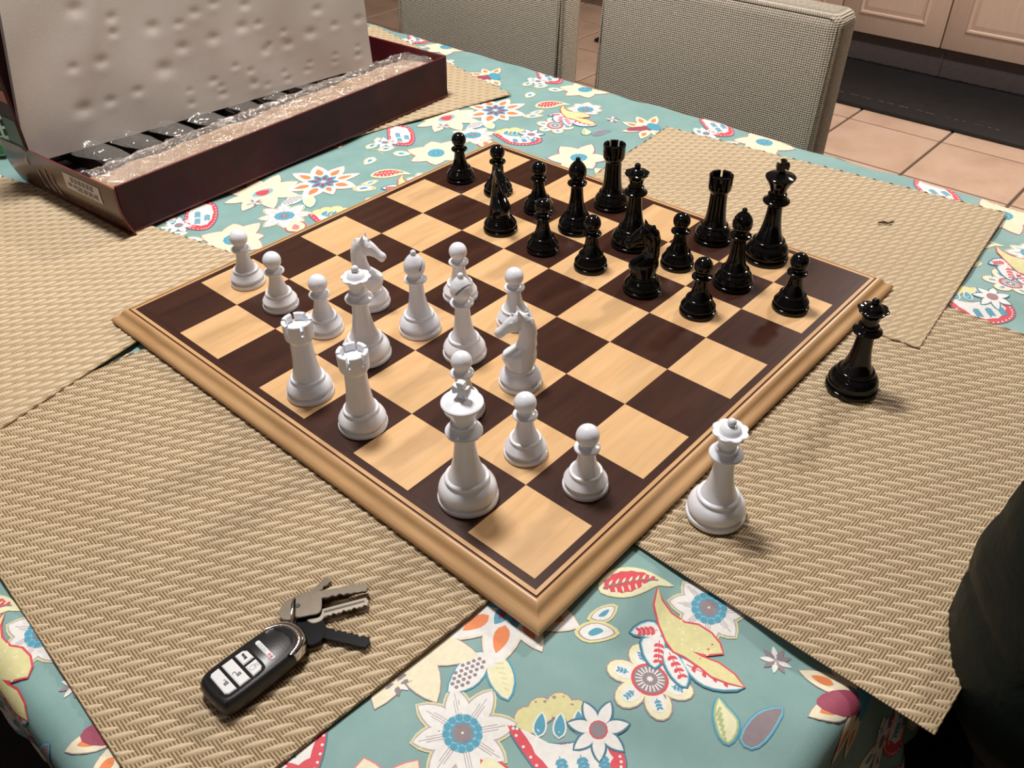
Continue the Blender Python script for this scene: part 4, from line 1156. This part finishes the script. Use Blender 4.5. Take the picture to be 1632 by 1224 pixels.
# chrome end cap
mb = MB()
capo = [p for p in ol if p[0] > 17]
ang_s = sorted(capo, key=lambda p: math.atan2(p[1], p[0]))
vs = []
for q_, (x, y) in enumerate(ang_s):
    tf = 1 - .055 * max(0, 1 - 4 * min(q_, len(ang_s) - 1 - q_) / len(ang_s))
    for sc, z in ((1.03, 2.5), (1.06, 6), (1.05, 10.2), (1.0, 12.4), (.88, 13.1), (.84, 12.2)): vs.append((x * sc * tf / 1000, y * sc * tf / 1000, z / 1000))
m = len(ang_s); fs = [(i * 6 + j, (i + 1) * 6 + j, (i + 1) * 6 + j + 1, i * 6 + j + 1) for i in range(m - 1) for j in range(5)]
tag(obj('end_cap', mesh('end_cap', vs, fs, M_chrome, True), fob), 'chrome loop')
mb = MB(); mb.prism([(x / 1000, y / 1000) for x, y in [(20.5, -8), (24.8, -4), (26, 1), (24.5, 6), (20, 9.5), (22, 4), (22.4, -2)]], .0116, .0127); obj('loop_recess', mb.mesh('loop_recess', M_fobgloss), fob)
# button field and buttons
def rpoly(pts, z0, z1, m, name, parent, bev=.0004):
    b = MB(); b.prism([(x / 1000, y / 1000) for x, y in pts], z0, z1)
    bm = bmesh.new(); me = b.mesh(name); bm.from_mesh(me); bmesh.ops.recalc_face_normals(bm, faces=bm.faces)
    tp = [e for e in bm.edges if all(v_.co.z > (z0 + z1) / 2 for v_ in e.verts)]
    if bev: bmesh.ops.bevel(bm, geom=tp, offset=bev, segments=2, affect='EDGES')
    bm.to_mesh(me); bm.free(); me.materials.append(m); me.shade_smooth(); me.set_sharp_from_angle(angle=R(35))
    return obj(name, me, parent)
rpoly(smooth([(-24.5, 8.5), (-24.8, 0), (-24.5, -7.5), (-22, -10.2), (-10, -10.6), (0, -10.2), (2.4, -7), (2.6, 0), (2.2, 8), (0, 10.6), (-12, 11), (-22, 10.8)], 2), .0118, .0126, M_fobgloss, 'button_field', fob, .0002)
btn = [('lock_button', [(-23, 7.6), (-21.6, 9.2), (-16.8, 9.4), (-16.8, -9.0), (-21.6, -8.8), (-23.2, -7.2)]),
       ('unlock_button', [(-14.9, 9.4), (-8.2, 9.4), (-8.2, -9.2), (-14.9, -9.2)]),
       ('trunk_button', [(-6.2, 9.4), (-1.2, 9.2), (.6, 7.4), (.8, .9), (-6.2, .7)]),
       ('start_button', [(-6.2, -.9), (.8, -.7), (.6, -7.0), (-1.2, -8.8), (-6.2, -9.2)])]
bo = {}
for nm, pts in btn: bo[nm] = rpoly(pts, .0122, .0133, M_button, nm, fob)
bo['panic_button'] = rpoly([(6.4, 8.2), (7.2, 9.0), (8.8, 9.0), (9.4, 8.2), (9.4, -7.2), (8.8, -8.0), (7.2, -8.0), (6.4, -7.2)], .0120, .0130, M_button, 'panic_button', fob, .0003)
def ink(parent, name, rects, z, m):
    b = MB()
    for r_ in rects: b.prism([(x / 1000, y / 1000) for x, y in r_], z, z + .00008)
    o_ = obj(name, b.mesh(name, m), parent); return o_
def rc(cx, cy, w_, h_): return [(cx - w_ / 2, cy - h_ / 2), (cx + w_ / 2, cy - h_ / 2), (cx + w_ / 2, cy + h_ / 2), (cx - w_ / 2, cy + h_ / 2)]
def ringseg(cx, cy, r0, r1, a0, a1, n_=8):
    return [[(cx + r0 * math.cos(R(a0 + (a1 - a0) * (i + d) / n_)), cy + r0 * math.sin(R(a0 + (a1 - a0) * (i + d) / n_))) for d in (0, 1)] + [(cx + r1 * math.cos(R(a0 + (a1 - a0) * (i + d) / n_)), cy + r1 * math.sin(R(a0 + (a1 - a0) * (i + d) / n_))) for d in (1, 0)] for i in range(n_)]
zt = .01332
ink(bo['lock_button'], 'lock_symbol', [rc(-19.2, -1.6, 2.4, .5), rc(-19.2, -3.0, 2.4, .5), rc(-18.2, -2.3, .5, 1.8), rc(-20.2, -2.3, .5, 1.8), rc(-19.2, -2.3, 1.0, .4)] + ringseg(-19.2, -.4, .7, 1.1, -90, 90), zt, M_ink)
ink(bo['unlock_button'], 'unlock_symbol', [rc(-11.0, -1.6, 2.4, .5), rc(-11.0, -3.0, 2.4, .5), rc(-10.0, -2.3, .5, 1.8), rc(-12.0, -2.3, .5, 1.8), rc(-11.0, -2.3, 1.0, .4)] + ringseg(-12.6, -.2, .7, 1.1, -60, 180), zt, M_ink)
ink(bo['trunk_button'], 'trunk_symbol', [rc(-2.6, 5.0, 1.5, 3.4), [(-3.4, 6.4), (-1.8, 6.4), (-1.6, 7.4), (-3.0, 7.6)], [(-3.8, 3.2), (-1.8, 3.2), (-1.9, 3.9), (-3.9, 3.9)]], zt, M_ink)
ink(bo['start_button'], 'start_symbol', ringseg(-3.6, -4.4, 1.35, 1.65, 40, 340, 12), zt, M_greyink)


def text(parent, s, x, y, size, rz, m, z, name):
    c = bpy.data.curves.new(name, 'FONT'); c.body = s; c.size = size; c.extrude = .00004; c.align_x = 'CENTER'; c.align_y = 'CENTER'
    o_ = bpy.data.objects.new('tmp', c); COL.objects.link(o_); bpy.context.view_layer.update(); me = apply_mods(o_); me.materials.clear(); me.materials.append(m)
    q = obj(name, me, parent, (x / 1000, y / 1000, z), R(rz)); return q


text(bo['start_button'], 'x2', -.6, -4.4, .0026, 90, M_greyink, zt + .00005, 'start_text')
text(bo['start_button'], 'HOLD', 0 - 1.9, -4.4, .0012, 90, M_greyink, zt + .00005, 'hold_text')
text(bo['panic_button'], 'HOLD', 7.9, 3.2, .0026, 90, M_greyink, .01305, 'panic_text')
ink(bo['panic_button'], 'panic_symbol', [[(7.0, -4.6), (8.8, -4.6), (8.4, -3.2), (7.4, -3.2)], [(7.2, -6.6), (8.6, -6.6), (8.6, -5.2), (7.2, -5.2)]] + ringseg(7.9, -5.0, 1.6, 1.8, 200, 340, 6), .01302, M_redink)


def key(label, head, blade, m, z0, th=.0021, groove=None, gm=None, zt_=None, name='door_key'):
    """head and blade outlines in world mm"""
    hx, hy = sum(p[0] for p in head) / len(head), sum(p[1] for p in head) / len(head)
    e = tag(empty(name, (hx / 1000, hy / 1000, z0)), label, 'key', 'keys on the split ring')
    z1 = zt_ or th
    def sl(pts, za, zb, nm, bev=.0003):
        o_ = rpoly([(x - hx, y - hy) for x, y in pts], 0, za, m, nm, e, bev); return o_
    hb = sl(smooth(head, 3), th, 0, 'bow'); bl = sl(blade, th * .8, 0, 'blade', .0002)
    return e, hb, bl, (hx, hy)


def bladeshape(a, b, w, teeth, side=1, depth=1.8):
    """blade from a to b, cuts on one side"""
    ax, ay = a; bx_, by = b; dx, dy = bx_ - ax, by - ay; L = math.hypot(dx, dy); ux, uy = dx / L, dy / L; nx_, ny_ = -uy * side, ux * side
    pts = [(ax - nx_ * w, ay - ny_ * w), (bx_ - nx_ * w - ux * 1.2, by - ny_ * w - uy * 1.2), (bx_, by)]
    k = len(teeth)
    for i in range(k - 1, -1, -1):
        t1 = (i + .85) / k * .86 + .10; t0 = (i + .35) / k * .86 + .10
        dd = teeth[i] * depth
        pts.append((ax + dx * t1 + nx_ * w, ay + dy * t1 + ny_ * w)); pts.append((ax + dx * t0 + nx_ * (w - dd), ay + dy * t0 + ny_ * (w - dd)))
    pts.append((ax + nx_ * w, ay + ny_ * w))
    return pts if side < 0 else pts[::1]


# order: the flat nickel keys fan out to the right, the dark one below
k3 = key('thin nickel key pointing away behind the square-headed key, its bow rounded', [(-114.5, 98), (-116, 104), (-111.6, 109), (-104, 110.4), (-99, 106), (-99, 98), (-106, 94)], bladeshape((-99, 102.2), (-77.0, 104.2), 2.6, (.5, .9, .4, .7, .3), -1), M_steel, .0024)
k4 = key('short nickel key tip showing behind the square-headed key', [(-104, 98), (-98, 101), (-92, 99), (-90, 94), (-95, 90), (-102, 92)], bladeshape((-92, 95.5), (-69.2, 87.0), 3.0, (.4, .6, .3), 1), M_steel, .0026)
k2 = key('bright nickel key with a polished groove, lying under the square-headed key', [(-107, 92), (-102, 94), (-97, 90), (-97, 84), (-102, 81), (-107, 84)], bladeshape((-99, 85.4), (-73.6, 70.8), 3.2, (.5, .8, .4, .9, .5, .8, .4, .7), -1, 1.6), M_brightsteel, .0046)
k1 = key('nickel key with a large square bow, topmost of the key bunch', [(-111.5, 92.5), (-105.5, 87.6), (-100.2, 84.6), (-95.0, 88.8), (-91.4, 94.8), (-93.4, 100.4), (-99.4, 105.2), (-105.7, 104.5), (-109.8, 99)], bladeshape((-93.0, 96.4), (-67.8, 77.2), 3.1, (.2, .6, .9, .5, .3, .2), -1, 1.7), M_steel, .0072)
k5 = key('black-coated key pointing down to the right beside the chrome end of the fob', [(-119, 84), (-112, 92), (-104.5, 88.5), (-100.8, 80), (-106, 72.4), (-113, 70.5), (-119, 75)], bladeshape((-106.5, 75.5), (-92.5, 48.0), 3.9, (.3, .8, .4, .7, .5, .9, .5), 1, 2.0), M_blackkey, .0036, .0024)
mb = MB(); hx, hy = k2[3]
mb.prism([((x - hx) / 1000, (y - hy) / 1000) for x, y in [(-98.5, 86.6), (-75.2, 73.0), (-75.6, 72.0), (-98.9, 85.2)]], .0017, .00195); obj('groove', mb.mesh('groove', M_chrome), k2[2])
mb = MB(); mb.tube([((-105.8 - k1[3][0] + 1.3 * math.cos(a)) / 1000, (98.4 - k1[3][1] + 1.3 * math.sin(a)) / 1000, .00205) for a in [2 * PI * i / 12 for i in range(13)]], .0003, 5)
mb.prism([((-105.8 - k1[3][0] + 1.2 * math.cos(a)) / 1000, (98.4 - k1[3][1] + 1.2 * math.sin(a)) / 1000) for a in [2 * PI * i / 12 for i in range(12)]], .0020, .00212)
obj('ring_hole', mb.mesh('ring_hole', M_ink), k1[1])
ring = tag(empty('split_ring', (-.1125, .0935, .0095)), 'steel split ring joining the keys to the chrome end of the fob', 'key ring')
for k_, off in enumerate((0, .0011)):
    mb = MB(); C1 = Vector((.0000 + off * .8, off * .5, 0)); d1 = Vector((.0078, .0098, 0)); d2 = Vector((0, 0, .0072))
    mb.tube([C1 + d1 * math.cos(2 * PI * i / 28) + d2 * math.sin(2 * PI * i / 28) * (1 if math.sin(2 * PI * i / 28) > 0 else .9) for i in range(29)], .00055, 8, False)
    obj('ring_coil', mb.mesh('ring_coil', M_chrome, True), ring)


# ------------------------------------------------------------------ chairs
def chair(name, x, y0, y1, ztop, label, zb=-.33, m=None, legm=None, rz=0, back_dir=1):
    m = m or M_fabric
    w = y1 - y0
    e = tag(empty(name, (x, (y0 + y1) / 2, FZ), rz), label, 'chair')
    h = ztop - FZ
    bm = round_box((0, -w / 2, .30), (.062, w / 2, h), .017, 4)
    for v_ in bm.verts:
        s = (v_.co.z - .30) / (h - .30); v_.co.x += .03 * s * s
    obj('backrest', bm_mesh('backrest', bm, m, True, 60), e)
    mb = MB(); o_ = .0052; W2 = w / 2
    fx = lambda z: .03 * ((z - .30) / (h - .30)) ** 2 + .0048
    pth = [(fx(h - .30), -W2 + o_, h - .30), (fx(h - .12), -W2 + o_, h - .12)] + [(fx(h - .01), -W2 + o_ + .014 * (1 - math.cos(R(a))), h - .004 - .014 * (1 - math.sin(R(a)))) for a in (0, 30, 60, 90)]
    pth = pth + [(x, -y, z) for x, y, z in pth[::-1]]
    mb.tube(pth, .0016, 6)
    obj('piping', mb.mesh('piping', m, True), e)
    bm = round_box((-.43, -w / 2, .38), (.02, w / 2, .48), .02, 3); obj('seat', bm_mesh('seat', bm, m, True, 60), e)
    for lx in (-.40, .01):
        for s in (-1, 1):
            bm = round_box((lx, s * (w / 2 - .04) - .018, 0), (lx + .036, s * (w / 2 - .04) + .018, .385), .003, 1); obj('leg', bm_mesh('leg', bm, legm or M_darkleg), e)
    return e


chair('upholstered_chair', .836, .236, .614, .113, 'grey-brown fabric chair at the top middle, the nearer of the two')
chair('upholstered_chair', .836, .688, 1.075, .120, 'chair with grey-brown woven fabric back farther left, behind the box end')
# dark chairs at the near side and at the table end
chair('dark_chair', -.92, .30, .70, .10, 'dark chair below the lower left corner of the tablecloth', m=M_darkseat).rotation_euler = (0, 0, PI)
bpy.data.objects['dark_chair'].location.x = -.60
ce = chair('jacket_chair', .42, -.2, .2, .10, 'dark chair at the table end under the puffer jacket', m=M_darkseat)
ce.rotation_euler = (0, 0, -PI / 2); ce.location = (.42, -.31, FZ)

# puffer jacket over the end chair
jk = tag(empty('puffer_jacket', (.12, -.265, 0)), 'dark green-black puffer jacket hanging at the right edge, beside the overhanging placemat', 'jacket')
def quilt(path, rad, nseg=26, nring=90, baffle=.085, depth=.006, sq=1.0, seed=0):
    """lumpy quilted tube along a path"""
    P_ = [Vector(p) for p in path]; cum = [0]
    for a, b in zip(P_, P_[1:]): cum.append(cum[-1] + (b - a).length)
    vs = []; tot = cum[-1]
    for i in range(nring + 1):
        s = tot * i / nring
        k = max(j for j in range(len(cum)) if cum[j] <= s + 1e-9); k = min(k, len(P_) - 2)
        f_ = (s - cum[k]) / (cum[k + 1] - cum[k]); c = P_[k].lerp(P_[k + 1], f_); r0 = rad[k] * (1 - f_) + rad[k + 1] * f_
        d = (P_[min(k + 1, len(P_) - 1)] - P_[k]).normalized()
        ax = Vector((1, 0, 0)); ax = (ax - d * ax.dot(d)).normalized(); ay = d.cross(ax)
        puff = abs(math.sin(PI * s / baffle)) ** .55
        for j in range(nseg):
            a = 2 * PI * j / nseg
            rr = r0 * (1 - depth / .08 * (1 - puff)) + .006 * mn.noise(Vector((math.cos(a) * 3, math.sin(a) * 3, s * 18 + seed)))+ .003 * mn.noise(Vector((math.cos(a) * 9, math.sin(a) * 9, s * 50 + seed)))
            vs.append(c + ax * rr * math.cos(a) * sq + ay * rr * math.sin(a))
    fs = [(i * nseg + j, i * nseg + (j + 1) % nseg, (i + 1) * nseg + (j + 1) % nseg, (i + 1) * nseg + j) for i in range(nring) for j in range(nseg)]
    fs += [tuple(range(nseg))[::-1], tuple(range(nring * nseg, (nring + 1) * nseg))]
    return mesh('q', vs, fs, M_jacket, True)
# coordinates relative to (.12,-.28,0)
obj('sleeve', quilt([(.10, -.056, .27), (.075, -.038, .16), (.058, -.020, .08), (.046, -.012, .015), (.050, -.026, -.05), (.07, -.06, -.20)], [.06, .084, .088, .086, .070, .05], seed=2), jk)
obj('jacket_body', quilt([(.26, -.10, .26), (.26, -.08, .10), (.25, -.09, -.10), (.24, -.10, -.35)], [.10, .15, .16, .13], sq=1.25, baffle=.10, seed=9), jk)
